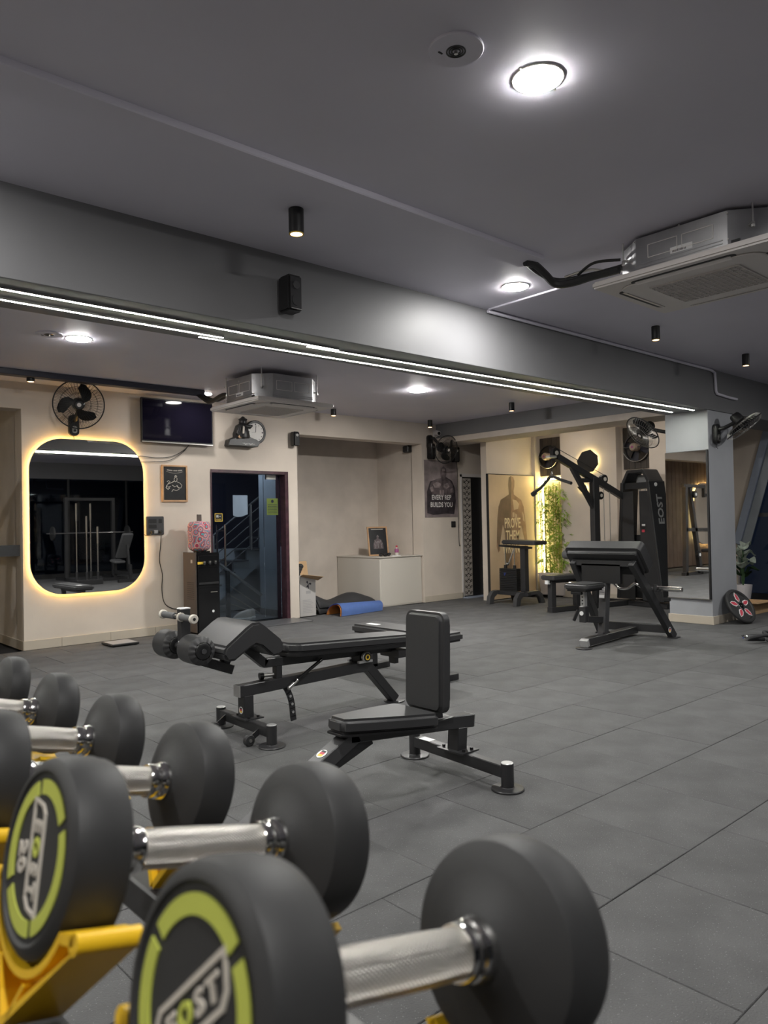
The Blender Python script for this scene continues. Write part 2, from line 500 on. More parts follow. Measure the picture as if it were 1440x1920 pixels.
# skirting pieces on mirror wall
bb = finish(MB().box(2.53, 4.79, Y1-.009, Y1, 0, .104), 'baseboard_left', 'skirt'); struct(bb, 'cream tiled skirting under the lit mirror', 'baseboard')
x = 2.52
for x1 in (2.92, 3.47, 4.02, 4.57, 4.79):
    part(MB().box(x+.002, x1-.002, Y1-.016, Y1-.006, .001, .102), 'skirting_tile', 'skirt', bb, bevel=.002); x = x1
bb = finish(MB().box(8.62, 9.54, Y1-.012, Y1, 0, .10), 'baseboard_poster', 'skirt', bevel=.002); struct(bb, 'cream skirting below the grey portrait poster', 'baseboard')

# far right walls : partition carrying sepia poster, bays and piers
mb = MB(); mb.box(9.47, 11.3, 8.045, 8.165, 0, ZC2+.01)
struct(finish(mb, 'wall_partition', 'cream', smooth=False), 'cream partition wall behind the sepia poster board', 'wall')
mb = MB()
mb.box(XB, XB+.2, 5.3, 8.05, 0, ZC2+.01)
mb.box(XP, XB+.01, 6.42, 7.47, 0, ZC2+.01)
mb.box(XP, XB+.01, 5.25, 5.86, 0, ZC2+.01)
mb.box(XP-.02, XB+.01, 7.98, 8.05, 0, ZC2+.01)
struct(finish(mb, 'wall_right', 'cream', bevel=.003), 'cream far wall with piers and exhaust fan bays', 'wall')
mb = MB(); mb.box(XP-.012, XP, 6.42, 7.47, 0, .10); mb.box(XP-.012, XP, 5.25, 5.86, 0, .10); mb.box(XB-.012, XB, 5.86, 6.42, 0, .10)
struct(finish(mb, 'baseboard_right', 'skirt'), 'cream skirting along the far wall piers', 'baseboard')
# end wall right of column, cut on the diagonal, and slanted glazing
M = wallX(XE, 0, 0)
poly = [(-9.0, 0), (-5.21, 0), (-5.21, .93), (-4.66, 2.80), (-4.58, 3.1), (-9.0, 3.1)]
struct(finish(MB().prism(poly, .15, M @ Matrix.Translation((0, 0, -.15))), 'wall_end', 'cream', smooth=False), 'cream end wall with a slanted edge right of the column', 'wall')
mb = MB(); mb.box(XP+.1, XE, 5.235, 5.33, 0, ZC1)
struct(finish(mb, 'wall_end_return', 'cream', smooth=False), 'cream return wall behind the column', 'wall')
win = finish(MB().bar((XE-.05, 5.19, .86), (XE-.05, 4.50, 3.24), .11, .075, up=(1, 0, 0)), 'window_1', 'bluegrey', bevel=.006)
struct(win, 'slanted night window with a pale diagonal frame', 'window')
part(MB().prism([(-5.16, 0.02), (-2.2, .02), (-2.2, 3.08), (-4.54, 3.08), (-5.16, .93)], .012, wallX(XE+.03, 0, 0)), 'window_pane', 'nightglass', win, smooth=False)
part(MB().bar((XE-.03, 5.06, .86), (XE-.03, 4.37, 3.24), .13, .02, up=(1, 0, 0)), 'window_gasket', 'stairgrey', win)
part(MB().box(XE-.03, XE+.03, 2.15, 2.22, 0, 3.08), 'window_post', 'black', win)
part(MB().box(XE-.03, XE+.03, 2.2, 5.0, .0, .09), 'window_sill', 'black', win)
part(MB().box(XE-.02, XE+.02, 3.3, 3.36, 0.05, 3.08), 'window_post', 'black', win)
part(MB().box(XE-.02, XE+.02, 2.2, 4.98, 1.28, 1.34), 'window_rail', 'black', win)
struct(finish(MB().box(XE, XE+.2, -3.6, 2.2, 0, 3.1), 'wall_end_front', 'beam', smooth=False), 'dark end wall beyond the window', 'wall')
# unseen sides of the room (met in the mirrors)
struct(finish(MB().box(-4.2, -4.0, -3.6, 12.2, 0, 3.1), 'wall_near', 'cream', smooth=False), 'cream wall on the near side of the gym', 'wall')
mb = MB(); mb.box(-4.0, 2.53, 10.0, 10.2, 0, ZC2)
wb = struct(finish(mb, 'wall_slat', 'wood', smooth=False), 'dark wooden slat wall in the far left bay', 'wall')
for k in range(34):
    part(MB().box(-3.98+k*.19, -3.98+k*.19+.175, 9.975, 10.005, 0.0, ZC2), 'slat', 'wood', wb, bevel=.004)
o = finish(MB().prism(rrect(2.3, 1.65, .40, 8), .05, wallY(-2.75, 9.94, 1.38)), 'wall_board', 'cream', bevel=.004); tag(o, 'cream rounded backlit board on the wooden slat wall', 'wall board')
part(MB().prism(rrect(2.2, 1.55, .36, 8), .02, wallY(-2.75, 9.965, 1.38)), 'glow_strip', 'yellowled', o)
# night glass front behind the camera
gw = finish(MB().box(-4.2, XE, -3.6, -3.5, 2.65, 3.1), 'wall_front', 'beam', smooth=False); struct(gw, 'dark band above the glazed front of the gym', 'wall')
fw = finish(MB().box(-4.2, XE, -3.56, -3.5, 0, .12), 'window_2', 'black', smooth=False); struct(fw, 'glazed night front of the gym behind the camera', 'window')
part(MB().box(-4.0, XE, -3.54, -3.528, .1, 2.66), 'window_pane', 'nightglass', fw, smooth=False)
for k in range(11):
    part(MB().box(-4.0+k*1.6, -3.95+k*1.6, -3.56, -3.5, .1, 2.66), 'window_post', 'black', fw)
struct(finish(MB().box(-4.2, XE+.3, -6.2, -6.0, -0.1, 5.0), 'wall_street', 'stairdark', smooth=False), 'dark street side beyond the front glazing', 'wall')

# ---- stair hall behind the entrance door
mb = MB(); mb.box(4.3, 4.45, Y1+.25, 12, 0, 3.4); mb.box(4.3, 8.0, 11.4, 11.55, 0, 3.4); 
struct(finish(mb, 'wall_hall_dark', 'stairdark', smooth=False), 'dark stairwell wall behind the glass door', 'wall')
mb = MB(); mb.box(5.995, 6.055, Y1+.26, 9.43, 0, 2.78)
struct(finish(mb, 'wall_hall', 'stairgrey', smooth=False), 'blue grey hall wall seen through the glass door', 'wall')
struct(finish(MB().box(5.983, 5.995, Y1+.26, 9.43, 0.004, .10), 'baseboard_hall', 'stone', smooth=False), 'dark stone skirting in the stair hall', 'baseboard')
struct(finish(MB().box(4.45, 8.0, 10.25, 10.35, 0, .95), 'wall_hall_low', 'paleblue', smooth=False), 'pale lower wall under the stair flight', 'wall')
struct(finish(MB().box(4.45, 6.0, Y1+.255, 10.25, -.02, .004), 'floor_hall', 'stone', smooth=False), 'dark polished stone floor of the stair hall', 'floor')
st = thing('staircase', 'grey staircase climbing behind the glass entrance door', 'staircase', (5.8, 9.95, 0))
part(MB().prism([(5.30, .004), (5.52, .146), (6.30, .705), (6.90, 1.14), (6.90, 1.42), (6.53, 1.42), (6.53, 1.25), (6.30, 1.25), (6.30, .93), (6.07, .93), (6.07, .762), (5.837, .762), (5.837, .60), (5.60, .60), (5.60, .43), (5.37, .43), (5.37, .26), (5.14, .26), (5.14, .004)], .05, frame((0, 9.95, 0), (1, 0, 0), (0, 0, 1))), 'stringer', 'stairgrey', st)
for k in range(5):
    part(MB().box(5.36+.2335*k-.02, 5.62+.2335*k, 9.88, 10.24, .425+.169*k, .445+.169*k), 'tread', 'stone', st)
for k in range(5):
    part(MB().cyl((5.30, 9.90, 1.02-.155*k), (6.75, 9.90, 2.06-.155*k), .016 if k == 0 else .009, n=10), 'rail', 'powderlite', st)
for xx in (5.50, 6.14, 6.70):
    zz = .004 if xx < 5.6 else (.93 if xx < 6.5 else 1.42)
    part(MB().cyl((xx, 9.90, zz), (xx, 9.90, 1.02+(xx-5.30)*.717), .022, n=10), 'baluster', 'steel', st)
rl = thing('handrail', 'polished steel handrail sloping down beside the glass door', 'handrail', (5.4, 9.3, 0))
part(MB().cyl((5.25, 9.3, .785), (5.93, 9.3, .30), .022, n=12), 'top_rail', 'steel', rl)
for dz in (.18, .31, .44):
    part(MB().cyl((5.38, 9.3, .67-dz), (5.93, 9.3, .30-dz if dz < .3 else max(.02, .30-dz)), .009, n=8), 'rail', 'steel', rl)
part(MB().box(5.36, 5.41, 9.28, 9.32, .004, .68), 'post', 'powderlite', rl)
t = thing('hall_lamp', 'cool white lamp over the stairs behind the entrance door', 'ceiling light', (5.6, 9.7, 2.75))
part(MB().cyl((5.5, 9.6, 2.74), (5.5, 9.6, 2.70), .14, n=28), 'diffuser', 'hallamp', t)
part(MB().cyl((5.5, 9.6, 2.78), (5.5, 9.6, 2.74), .15, n=28), 'base', 'white', t)
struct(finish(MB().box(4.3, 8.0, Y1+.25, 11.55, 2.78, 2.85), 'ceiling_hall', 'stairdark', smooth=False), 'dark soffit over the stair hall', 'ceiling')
# ---------------------------------------------------------------- lights and ceiling things
def downlight(x, y, z, label, r=.098, m='lamp'):
    t = thing('downlight', label, 'ceiling light', (x, y, z), group='round ceiling downlights')
    part(MB().lathe([(0, r+.008), (.004, r+.008), (.006, r+.004), (.006, r-.001)], Matrix.Translation((x, y, z)) @ Matrix.Rotation(PI/2, 4, 'Y'), 32), 'bezel', 'white', t)
    part(MB().lathe([(.004, r), (.0085, r*.99), (.012, r*.8), (.013, r*.4), (.013, 0)], Matrix.Translation((x, y, z)) @ Matrix.Rotation(PI/2, 4, 'Y'), 32), 'diffuser', m, t)
    for sx in (-1, 1):
        part(MB().box(x+sx*(r+.012)-.006, x+sx*(r+.012)+.01, y-.004, y+.004, z-.006, z), 'clip', 'steel', t)
downlight(2.50, 1.81, ZC1, 'large bright round downlight nearest the camera')
downlight(4.584, 3.57, ZC1, 'round downlight beside the long beam near the pipes')
downlight(2.332, 6.41, ZC2, 'round downlight at left behind the beam')
downlight(6.448, 6.54, ZC2, 'round downlight in the middle of the rear bay', m='lampbright')
downlight(4.46, 8.2, ZC2, 'round downlight close above the television', m='lampdim')
downlight(10.05, 7.1, ZC2, 'added unseen fill downlight behind the cross beam by the sepia poster', m='lampfill')  # added lamp, out of view, to brighten the poster corner and far wall
downlight(10.0, 5.6, ZC2, 'added unseen fill downlight behind the cross beam above the weight tower', m='lampfill')  # second added lamp, unseen, brightens the piers behind the tower
downlight(0.30, 3.57, ZC1, 'round downlight out at near left')
downlight(0.30, -.4, ZC1, 'round downlight behind the camera')
downlight(6.75, 1.4, ZC1, 'round downlight beyond the large air conditioner')
downlight(9.4, 1.8, ZC1, 'round downlight near the slanted window')
downlight(4.6, -.6, ZC1, 'round downlight by the glazed front')
downlight(-1.7, 1.8, ZC1, 'round downlight above the near wall')
downlight(-0.5, 6.4, ZC2, 'round downlight in the far left bay')

def spot(x, y, z, label, on='spotled', h=.125, r=.038):
    t = thing('spotlight', label, 'spotlight', (x, y, z), group='small black cylinder spotlights')
    part(MB().cyl((x, y, z), (x, y, z-h), r, n=24), 'housing', 'black', t, bevel=.002)
    part(MB().lathe([(0, r*.96), (-.004, r*.96), (-.004, r*.8), (0, r*.8)], Matrix.Translation((x, y, z-h)) @ Matrix.Rotation(-PI/2, 4, 'Y'), 24), 'rim', 'gold', t)
    part(MB().cyl((x, y, z-h-.0005), (x, y, z-h-.002), r*.82, n=20), 'lens', on, t)
spot(2.479, 3.46, ZC1, 'black cylinder spotlight above the beam speaker', h=.14, r=.043)
spot(6.582, 3.507, ZC1, 'black cylinder spotlight right of the big air conditioner')
spot(8.523, 3.494, ZC1, 'black cylinder spotlight nearest the column')
spot(2.456, 8.10, ZC2, 'black cylinder spotlight left of the wall fan', h=.09)
spot(8.477, 8.337, ZC2, 'black cylinder spotlight above the security camera', h=.11)
spot(8.168, 6.469, ZC2, 'black cylinder spotlight on ceiling in front of cross beam', h=.11)
spot(6.514, 8.289, ZC2, 'black cylinder spotlight behind the rear air conditioner', h=.09)

def ceil_speaker(x, y, z, r, label):
    t = thing('ceiling_speaker', label, 'speaker', (x, y, z), group='round ceiling speakers')
    Mx = Matrix.Translation((x, y, z)) @ Matrix.Rotation(PI/2, 4, 'Y')
    part(MB().lathe([(0, r), (.006, r), (.009, r*.97), (.009, 0)], Mx, 40), 'plate', 'ceil', t)
    for k in (.36, .27, .18):
        part(MB().lathe([(.009, r*k), (.012, r*k), (.012, r*(k-.05)), (.009, r*(k-.05))], Mx, 28), 'ring', 'black', t)
    part(MB().cyl((x, y, z-.008), (x, y, z-.02), r*.07, n=14), 'centre', 'steel', t)
    part(MB().box(x-.05, x-.03, y+.04, y+.046, z-.012, z-.008), 'slot', 'black', t)
ceil_speaker(2.108, 1.895, ZC1, .105, 'round grey ceiling speaker beside the largest downlight')
ceil_speaker(2.087, 6.394, ZC2, .105, 'round grey ceiling speaker left of the rear downlight')

# light strips under the beam
def strip(p, q, label):
    t = thing('light_strip', label, 'light strip', (p[0], p[1], BZ), group='linear light strips under the beam')
    part(MB().bar((p[0], p[1], BZ-.006), (q[0], q[1], BZ-.006), .030, .012), 'channel', 'acgrey', t)
    part(MB().bar((p[0], p[1], BZ-.0125), (q[0], q[1], BZ-.0125), .020, .002), 'diffuser', 'strip', t)
strip((-3.9, 4.19), (3.45, 4.32), 'front left light strip along the long beam')
strip((3.2, 4.36), (8.78, 4.22), 'front right light strip ending at the column')
strip((-3.9, 4.40), (2.6, 4.50), 'rear left light strip along the long beam')
strip((2.46, 4.57), (8.72, 4.46), 'rear right light strip ending at the column')

# beam speaker
sp = thing('beam_speaker', 'tall black box speaker mounted on the long beam', 'speaker', (2.84, BY0, 2.68))
part(MB().box(2.785, 2.895, 3.985, 4.105, 2.685, 2.92), 'cabinet', 'black', sp, bevel=.012, seg=2)
part(MB().box(2.798, 2.882, 3.978, 3.987, 2.70, 2.905), 'grille', 'powder', sp, bevel=.003)
part(MB().cyl((2.84, 3.979, 2.85), (2.84, 3.972, 2.85), .026, n=20), 'tweeter', 'powderlite', sp)
part(MB().cyl((2.84, 3.979, 2.75), (2.84, 3.974, 2.75), .034, n=20), 'woofer', 'powder', sp)
part(MB().box(2.82, 2.86, 4.10, 4.12, 2.76, 2.84), 'bracket', 'steel', sp)
part(MB().box(2.80, 2.88, 3.974, 3.978, 2.693, 2.699), 'badge', 'steel', sp)

def small_speaker(x, z, label, y=Y1, wd=.075, h=.17, facing=0):
    t = thing('wall_speaker', label, 'speaker', (x, y, z-h/2), group='small black wall speakers')
    M = Matrix.Translation((x, y-.075, z)) @ Matrix.Rotation(facing, 4, 'Z')
    part(MB().obox(M, wd, .10, h), 'cabinet', 'blackgloss', t, bevel=.012, seg=2)
    part(MB().obox(M @ Matrix.Translation((0, -.052, -.01)), wd*.8, .006, h*.8), 'grille', 'black', t)
    part(MB().cyl(M @ V((0, -.054, h*.25)), M @ V((0, -.060, h*.25)), .02, n=16), 'tweeter', 'steel', t)
    part(MB().box(x-.015, x+.015, y-.03, y, z-.02, z+.02), 'bracket', 'black', t)
small_speaker(6.075, 2.49, 'small glossy black speaker between entrance door and recess', h=.20, wd=.095)
small_speaker(8.76, 2.45, 'small black speaker left of the corner fan', h=.26, wd=.12, facing=.3)
small_speaker(9.34, 2.42, 'small black speaker right of the corner fan', h=.25, wd=.12, facing=-.2)
o = thing('wall_speaker', 'small dark speaker high inside the recess', 'speaker', (8.6, 8.97, 2.45), group='small black wall speakers')
part(MB().box(8.52, 8.62, 8.90, 9.02, 2.45, 2.56), 'cabinet', 'black', o, bevel=.01)
part(MB().box(8.512, 8.52, 8.91, 9.01, 2.46, 2.55), 'grille', 'powder', o)

# security camera
t = thing('security_camera', 'pale dome security camera above the corner fan', 'camera', (8.92, Y1, 2.72))
part(MB().box(8.87, 8.98, Y1-.05, Y1, 2.70, 2.81), 'housing', 'acwhite', t, bevel=.012, seg=2)
part(MB().cyl((8.905, Y1-.04, 2.755), (8.895, Y1-.13, 2.745), .042, n=18), 'barrel', 'acwhite', t)
part(MB().cyl((8.895, Y1-.131, 2.745), (8.894, Y1-.138, 2.745), .028, n=18), 'lens', 'blackgloss', t)

# cassette air conditioners
def cassette(x0, y0, S, zp, zc, label, h=.245, sy=1.0):
    t = thing('air_conditioner', label, 'air conditioner', (x0+S/2, y0+S*sy/2, zp), group='ceiling cassette air conditioners')
    cx, cy = x0+S/2, y0+S*sy/2
    M = Matrix.Translation((cx, cy, zp)) @ Matrix.Diagonal((1, sy, 1, 1))
    pn = part(MB().prism(rrect(S, S, .015, 3), .045, M), 'panel', 'acwhite', t, bevel=.012, seg=2)
    part(MB().prism(rrect(S*.80, S*.80, .11, 6), .012, M @ Matrix.Translation((0, 0, -.011))), 'face', 'acwhite', pn, bevel=.005)
    for k in range(4):
        R = M @ Matrix.Rotation(k*PI/2, 4, 'Z')
        part(MB().prism(rrect(S*.58, .062, .028, 5, 0, S*.405), .006, R @ Matrix.Translation((0, 0, -.005))), 'air_slot', 'black', pn)
        part(MB().obox(R @ Matrix.Translation((0, S*.405, -.008)) @ Matrix.Rotation(.35, 4, 'X'), S*.53, .036, .004), 'louvre', 'acwhite', pn)
    mb = MB(); n = 17; g = S*.50
    for k in range(n):
        a = -g/2 + g*k/(n-1)
        mb.box(cx+a-.0035, cx+a+.0035, cy-g*sy/2, cy+g*sy/2, zp-.020, zp-.011)
        mb.box(cx-g/2, cx+g/2, cy+a*sy-.0035, cy+a*sy+.0035, zp-.020, zp-.011)
    part(mb, 'grille', 'acwhite', pn, smooth=False)
    part(MB().box(cx-g/2, cx+g/2, cy-g*sy/2, cy+g*sy/2, zp-.0125, zp-.011), 'filter', 'acgrey', pn)
    c = S*.42; k = .155
    oct_ = [(c, c-k), (c-k, c), (-c+k, c), (-c, c-k), (-c, -c+k), (-c+k, -c), (c-k, -c), (c, -c+k)]
    body = part(MB().prism(oct_, h, M @ Matrix.Translation((0, 0, .046))), 'casing', 'galv', t, bevel=.003)
    # pressed outlines, seams, sticker on the two faces seen
    def outline(F, ux, uy, wd, ht):
        mb = MB()
        for (a, b) in (((-1, -1), (1, -1)), ((1, -1), (1, 1)), ((1, 1), (-1, 1)), ((-1, 1), (-1, -1))):
            mb.bar(F @ V((ux+a[0]*wd/2, uy+a[1]*ht/2, .001)), F @ V((ux+b[0]*wd/2, uy+b[1]*ht/2, .001)), .004, .004)
        part(mb, 'outline', 'white', body)
    FX = frame((cx-c, cy, zp+.046), (0, -1, 0), (0, 0, 1)); FY = frame((cx, cy-c*sy, zp+.046), (1, 0, 0), (0, 0, 1))
    for F in (FX, FY):
        outline(F, -.11, h*.55, .19, h*.36); outline(F, .11, h*.55, .19, h*.36)
        part(MB().prism([(-.26, .03), (.26, .03), (.26, .036), (-.26, .036)], .003, F), 'rib', 'galv', body)
        part(MB().prism([(-.26, .05), (.26, .05), (.26, .056), (-.26, .056)], .003, F), 'rib', 'galv', body)
        for (u, v) in ((-.29, .05), (.29, .05), (-.29, .2), (.29, .2), (.0, .22)):
            part(MB().cyl(F @ V((u, v, 0)), F @ V((u, v, .004)), .006, n=8), 'screw', 'steel', body)
    lab = part(MB().prism([(-.06, .062), (.08, .062), (.08, .10), (-.06, .10)], .001, FX), 'sticker', 'paper', body)
    mb = MB()
    for q in range(11):
        mb.prism([(-.045+q*.008, .068), (-.041+q*.008, .068), (-.041+q*.008, .082), (-.045+q*.008, .082)], .0016, FX)
    part(mb, 'barcode', 'black', lab)
    sz = sy
    for (sx, sy) in ((-1, -1), (1, -1), (-1, 1), (1, 1)):
        q = c - .055; qy = (c - .055)*sz
        part(MB().cyl((cx+sx*q, cy+sy*qy, zp+.15), (cx+sx*q, cy+sy*qy, zc), .005, n=8), 'hanger_rod', 'steel', t)
        part(MB().obox(Matrix.Translation((cx+sx*(q-.02), cy+sy*(qy-.02), zp+.17)) @ Matrix.Rotation(sx*sy*PI/4, 4, 'Z'), .07, .02, .012), 'hanger_lug', 'steel', t)
        part(MB().cyl((cx+sx*q, cy+sy*qy, zp+.145), (cx+sx*q, cy+sy*qy, zp+.16), .012, n=6), 'nut', 'steel', t)
    part(MB().box(cx-c-.012, cx-c, cy-.30*sz, cy-.26*sz, zp+.05, zp+.08), 'drain_cap', 'black', t)
    return t
cassette(4.30, 1.60, .94, 2.795, ZC1, 'big ceiling cassette air conditioner at upper right', h=.22, sy=1.2)
cassette(4.06, 6.37, .96, 2.545, ZC2, 'ceiling cassette air conditioner above the entrance door', h=.26)
# pipes to the air conditioners
t = thing('refrigerant_pipes', 'black wrapped pipes sagging to the big air conditioner', 'pipe', (4.2, 3.1, 3.0))
part(pipe([(4.12, 3.12, 3.04), (4.2, 3.10, 3.035), (4.30, 3.09, 2.99), (4.38, 3.06, 2.93), (4.42, 2.95, 2.92), (4.44, 2.80, 2.93), (4.46, 2.62, 2.93)], .026, ''), 'pipe', 'cable', t)
part(pipe([(4.16, 3.14, 3.05), (4.27, 3.12, 3.0), (4.40, 3.05, 2.955), (4.50, 2.86, 2.965), (4.56, 2.62, 2.98)], .018, ''), 'pipe', 'cable', t)
part(pipe([(4.40, 3.0, 2.965), (4.46, 2.86, 2.99), (4.52, 2.75, 2.97), (4.58, 2.62, 2.95)], .010, ''), 'drain_hose', 'steel', t)
part(pipe([(4.44, 2.92, 2.97), (4.42, 2.78, 3.01), (4.48, 2.62, 3.0)], .010, ''), 'wire', 'cable', t)
t = thing('refrigerant_pipes', 'black wrapped pipes looping to the rear air conditioner', 'pipe', (4.3, 7.8, 2.8))
part(pipe([(4.30, 8.06, 2.87), (4.32, 7.95, 2.80), (4.33, 7.80, 2.74), (4.34, 7.55, 2.78), (4.36, 7.4, 2.76), (4.40, 7.2, 2.74)], .026, ''), 'pipe', 'cable', t)
part(pipe([(4.36, 8.06, 2.87), (4.40, 7.8, 2.76), (4.42, 7.5, 2.79), (4.44, 7.2, 2.76)], .018, ''), 'pipe', 'cable', t)
o = finish(MB().box(-3.9, 4.36, 7.98, 8.10, 2.845, ZC2), 'ceiling_duct', 'stairdark', bevel=.006); tag(o, 'dark boxed duct along the rear ceiling above the mirror', 'duct')
# painted conduit on front ceiling and beam
o = finish(pipe([(4.86, 2.4, ZC1-.004), (4.87, 3.2, ZC1-.004), (4.89, 4.09, ZC1-.004)], .009, ''), 'conduit', 'ceil'); tag(o, 'grey painted conduit crossing the front ceiling to the beam', 'conduit')
o = finish(MB().tube([(4.89, 4.10, ZC1-.018), (9.0, 4.10, ZC1-.018), (9.10, 4.10, ZC1-.04), (9.12, 4.10, 2.82), (9.15, 4.10, 2.79), (9.5, 4.10, 2.775), (9.7, 4.10, 2.775)], .016, 8), 'conduit', 'ceil'); tag(o, 'grey painted conduit running along the beam top to the column', 'conduit')

# ---------------------------------------------------------------- things on the mirror wall
def ring_strip(pts_out, pts_in, z0, z1, M):
    mb = MB(); n = len(pts_out)
    A = [mb.bm.verts.new(M @ V((p[0], p[1], z0))) for p in pts_out]; B = [mb.bm.verts.new(M @ V((p[0], p[1], z0))) for p in pts_in]
    C = [mb.bm.verts.new(M @ V((p[0], p[1], z1))) for p in pts_out]; D = [mb.bm.verts.new(M @ V((p[0], p[1], z1))) for p in pts_in]
    for i in range(n):
        j = (i+1) % n
        mb.bm.faces.new((A[i], A[j], B[j], B[i])); mb.bm.faces.new((C[i], C[j], D[j], D[i]))
        mb.bm.faces.new((A[i], A[j], C[j], C[i])); mb.bm.faces.new((B[i], B[j], D[j], D[i]))
    return mb
t = thing('wall_mirror', 'large rounded mirror with a warm glowing rim', 'mirror', (3.24, Y1, .57))
M = wallY(3.235, Y1, 1.445)
W_, H_ = 1.29, 1.73
part(MB().prism(rrect(W_, H_, .36, 14), .008, M @ Matrix.Translation((0, 0, .035))), 'mirror_glass', 'mirror', t, smooth=False)
part(ring_strip(rrect(W_+.006, H_+.006, .363, 14), rrect(W_-.004, H_-.004, .358, 14), .033, .0445, M), 'edge', 'steel', t)
part(MB().prism(rrect(W_-.10, H_-.10, .31, 14), .032, M @ Matrix.Translation((0, 0, .002))), 'backing', 'black', t)
part(ring_strip(rrect(W_-.06, H_-.06, .33, 14), rrect(W_-.085, H_-.085, .32, 14), .012, .024, M), 'light_strip', 'warmled', t)

part(pipe([(3.99, Y1-.06, 1.25), (3.96, Y1-.02, 1.21), (3.90, Y1-.012, 1.215), (3.86, Y1-.012, 1.24)], .004, '', n=6), 'power_cord', 'cable', t)
# wall fans
def wall_fan(base, wall_n, centre, axis, R, label, cage='black', spin=0.3, clear=False, bname='fan'):
    t = thing('wall_fan', label, 'fan', base, group='black wall fans')
    base = V(base); c = V(centre); a = V(axis).normalized(); wn = V(wall_n).normalized()
    side = wn.cross(V((0, 0, 1)))
    Mb = frame(base, side, (0, 0, 1))
    Mb = Matrix((side, V((0, 0, 1)), wn)).transposed().to_4x4(); Mb.translation = base
    bs = part(MB().prism(rrect(.11, .24, .05, 6), .06, Mb), 'base', 'black', t, bevel=.008, seg=2)
    part(MB().prism(rrect(.055, .08, .02, 4, 0, -.05), .008, Mb @ Matrix.Translation((0, 0, .058))), 'control_plate', 'steel', bs)
    part(MB().cyl(Mb @ V((0, -.06, .064)), Mb @ V((0, -.06, .076)), .014, n=14), 'knob', 'black', bs)
    neck = base + wn*.05 + V((0, 0, .05))
    mot = c - a*.11
    part(MB().tube([neck, neck + wn*.07 + V((0, 0, .01)), (neck + wn*.10 + mot)/2, mot], .024, 10), 'arm', 'black', t)
    Ma = a.to_track_quat('X', 'Z').to_matrix().to_4x4(); Ma.translation = c
    part(MB().lathe([(-.19, 0), (-.19, .045), (-.17, .062), (-.09, .070), (-.06, .05), (-.06, 0)], Ma, 20), 'motor', 'black', t)
    part(MB().lathe([(-.055, 0), (-.055, .055), (.0, .06), (.02, .045), (.03, 0)], Ma, 20), 'hub', 'blackgloss', t)
    part(MB().lathe([(.062, 0), (.062, .04), (.055, .05)], Ma, 20), 'badge', 'black', t)
    part(MB().lathe([(.066, 0), (.064, .022)], Ma, 16), 'emblem', 'acwhite', t)
    for k in range(3):
        a0 = spin + k*2*PI/3
        def f(u, v):
            r = .045 + (R*.86-.045)*u
            wdt = (.30 + .55*math.sin(PI*min(1, u*.85+.1))) * (1 - max(0, u-.75)*2.2)
            th = a0 + .75*u + (v-.5)*wdt*1.25
            return Ma @ V((-.02 + .028*(v-.5)*2*(1-.4*u), r*math.cos(th), r*math.sin(th)))
        b = MB().grid(f, 8, 5)
        bmesh.ops.solidify(b.bm, geom=b.bm.faces[:], thickness=.003)
        part(b, 'blade', 'black', t)
    nw = 44
    wire = .0017
    for nm, sg in (('front_grille', 1), ('rear_grille', -1)):
        mb = MB()
        for k in range(nw):
            th = 2*PI*k/nw
            pts = []
            for q in range(6):
                u = q/5
                r = .05 + (R-.05)*u
                d = sg*.062*math.sqrt(max(0, 1-(u**2.6)))
                th2 = th + .12*u*sg
                pts.append(Ma @ V((d, r*math.cos(th2), r*math.sin(th2))))
            mb.tube(pts, wire, 4)
        for u in (.35, .68):
            r = .05 + (R-.05)*u; d = sg*.062*math.sqrt(1-u**2.6)
            mb.tube([Ma @ V((d, r*math.cos(2*PI*k/32), r*math.sin(2*PI*k/32))) for k in range(32)], wire, 4, closed=True)
        part(mb, nm, cage, t)
    part(MB().tube([Ma @ V((0, R*math.cos(2*PI*k/48), R*math.sin(2*PI*k/48))) for k in range(48)], .007, 8, closed=True), 'rim', 'black', t)
    tail = base - V((0, 0, .11)) + wn*.02
    part(MB().tube([tail, tail + V((.01, 0, -.05)), tail + V((.03, 0, -.07)) + wn*.01], .003, 6), 'cord', 'cable', t)
    return t
wall_fan((3.075, Y1, 2.47), (0, -1, 0), (3.01, 8.30, 2.655), (-.28, -.92, -.22), .262, 'black wall fan above the rounded mirror', spin=.62)
wall_fan((8.78, Y1, 2.60), (0, -1, 0), (8.80, 8.30, 2.455), (-.10, -.95, -.25), .225, 'black wall fan in the corner above the grey poster', spin=.2, cage='black')
wall_fan((9.20, BY1, 2.34), (0, 1, 0), (9.02, 5.02, 2.40), (-.70, .30, -.62), .245, 'wall fan on the far side of the column seen from behind', cage='steel', spin=.9)
wall_fan((9.115, 4.135, 2.30), (0, -1, 0), (9.27, 3.84, 2.375), (.30, -.50, -.75), .235, 'wall fan on the near face of the column', cage='steel', spin=.4)

# television
t = thing('television', 'black flat television mounted above the framed picture', 'television', (4.34, Y1, 2.35))
part(MB().box(3.85, 4.80, Y1-.085, Y1-.045, 2.325, 2.862), 'cabinet', 'black', t, bevel=.006)
part(MB().box(3.865, 4.785, Y1-.087, Y1-.083, 2.352, 2.848), 'screen', 'screen', t, smooth=False)
part(MB().box(3.85, 4.80, Y1-.089, Y1-.084, 2.326, 2.338), 'bezel_strip', 'steel', t)
part(MB().box(4.2, 4.45, Y1-.05, Y1, 2.48, 2.72), 'wall_bracket', 'black', t)
o = finish(pipe([(4.50, Y1-.02, 2.33), (4.42, Y1-.012, 2.25), (4.25, Y1-.01, 2.17), (4.05, Y1-.008, 2.15), (3.86, Y1-.01, 2.16), (3.78, Y1-.012, 2.12)], .004, '', n=6), 'power_cable', 'cable'); tag(o, 'thin dark cable drooping from the television to the mirror', 'cable')
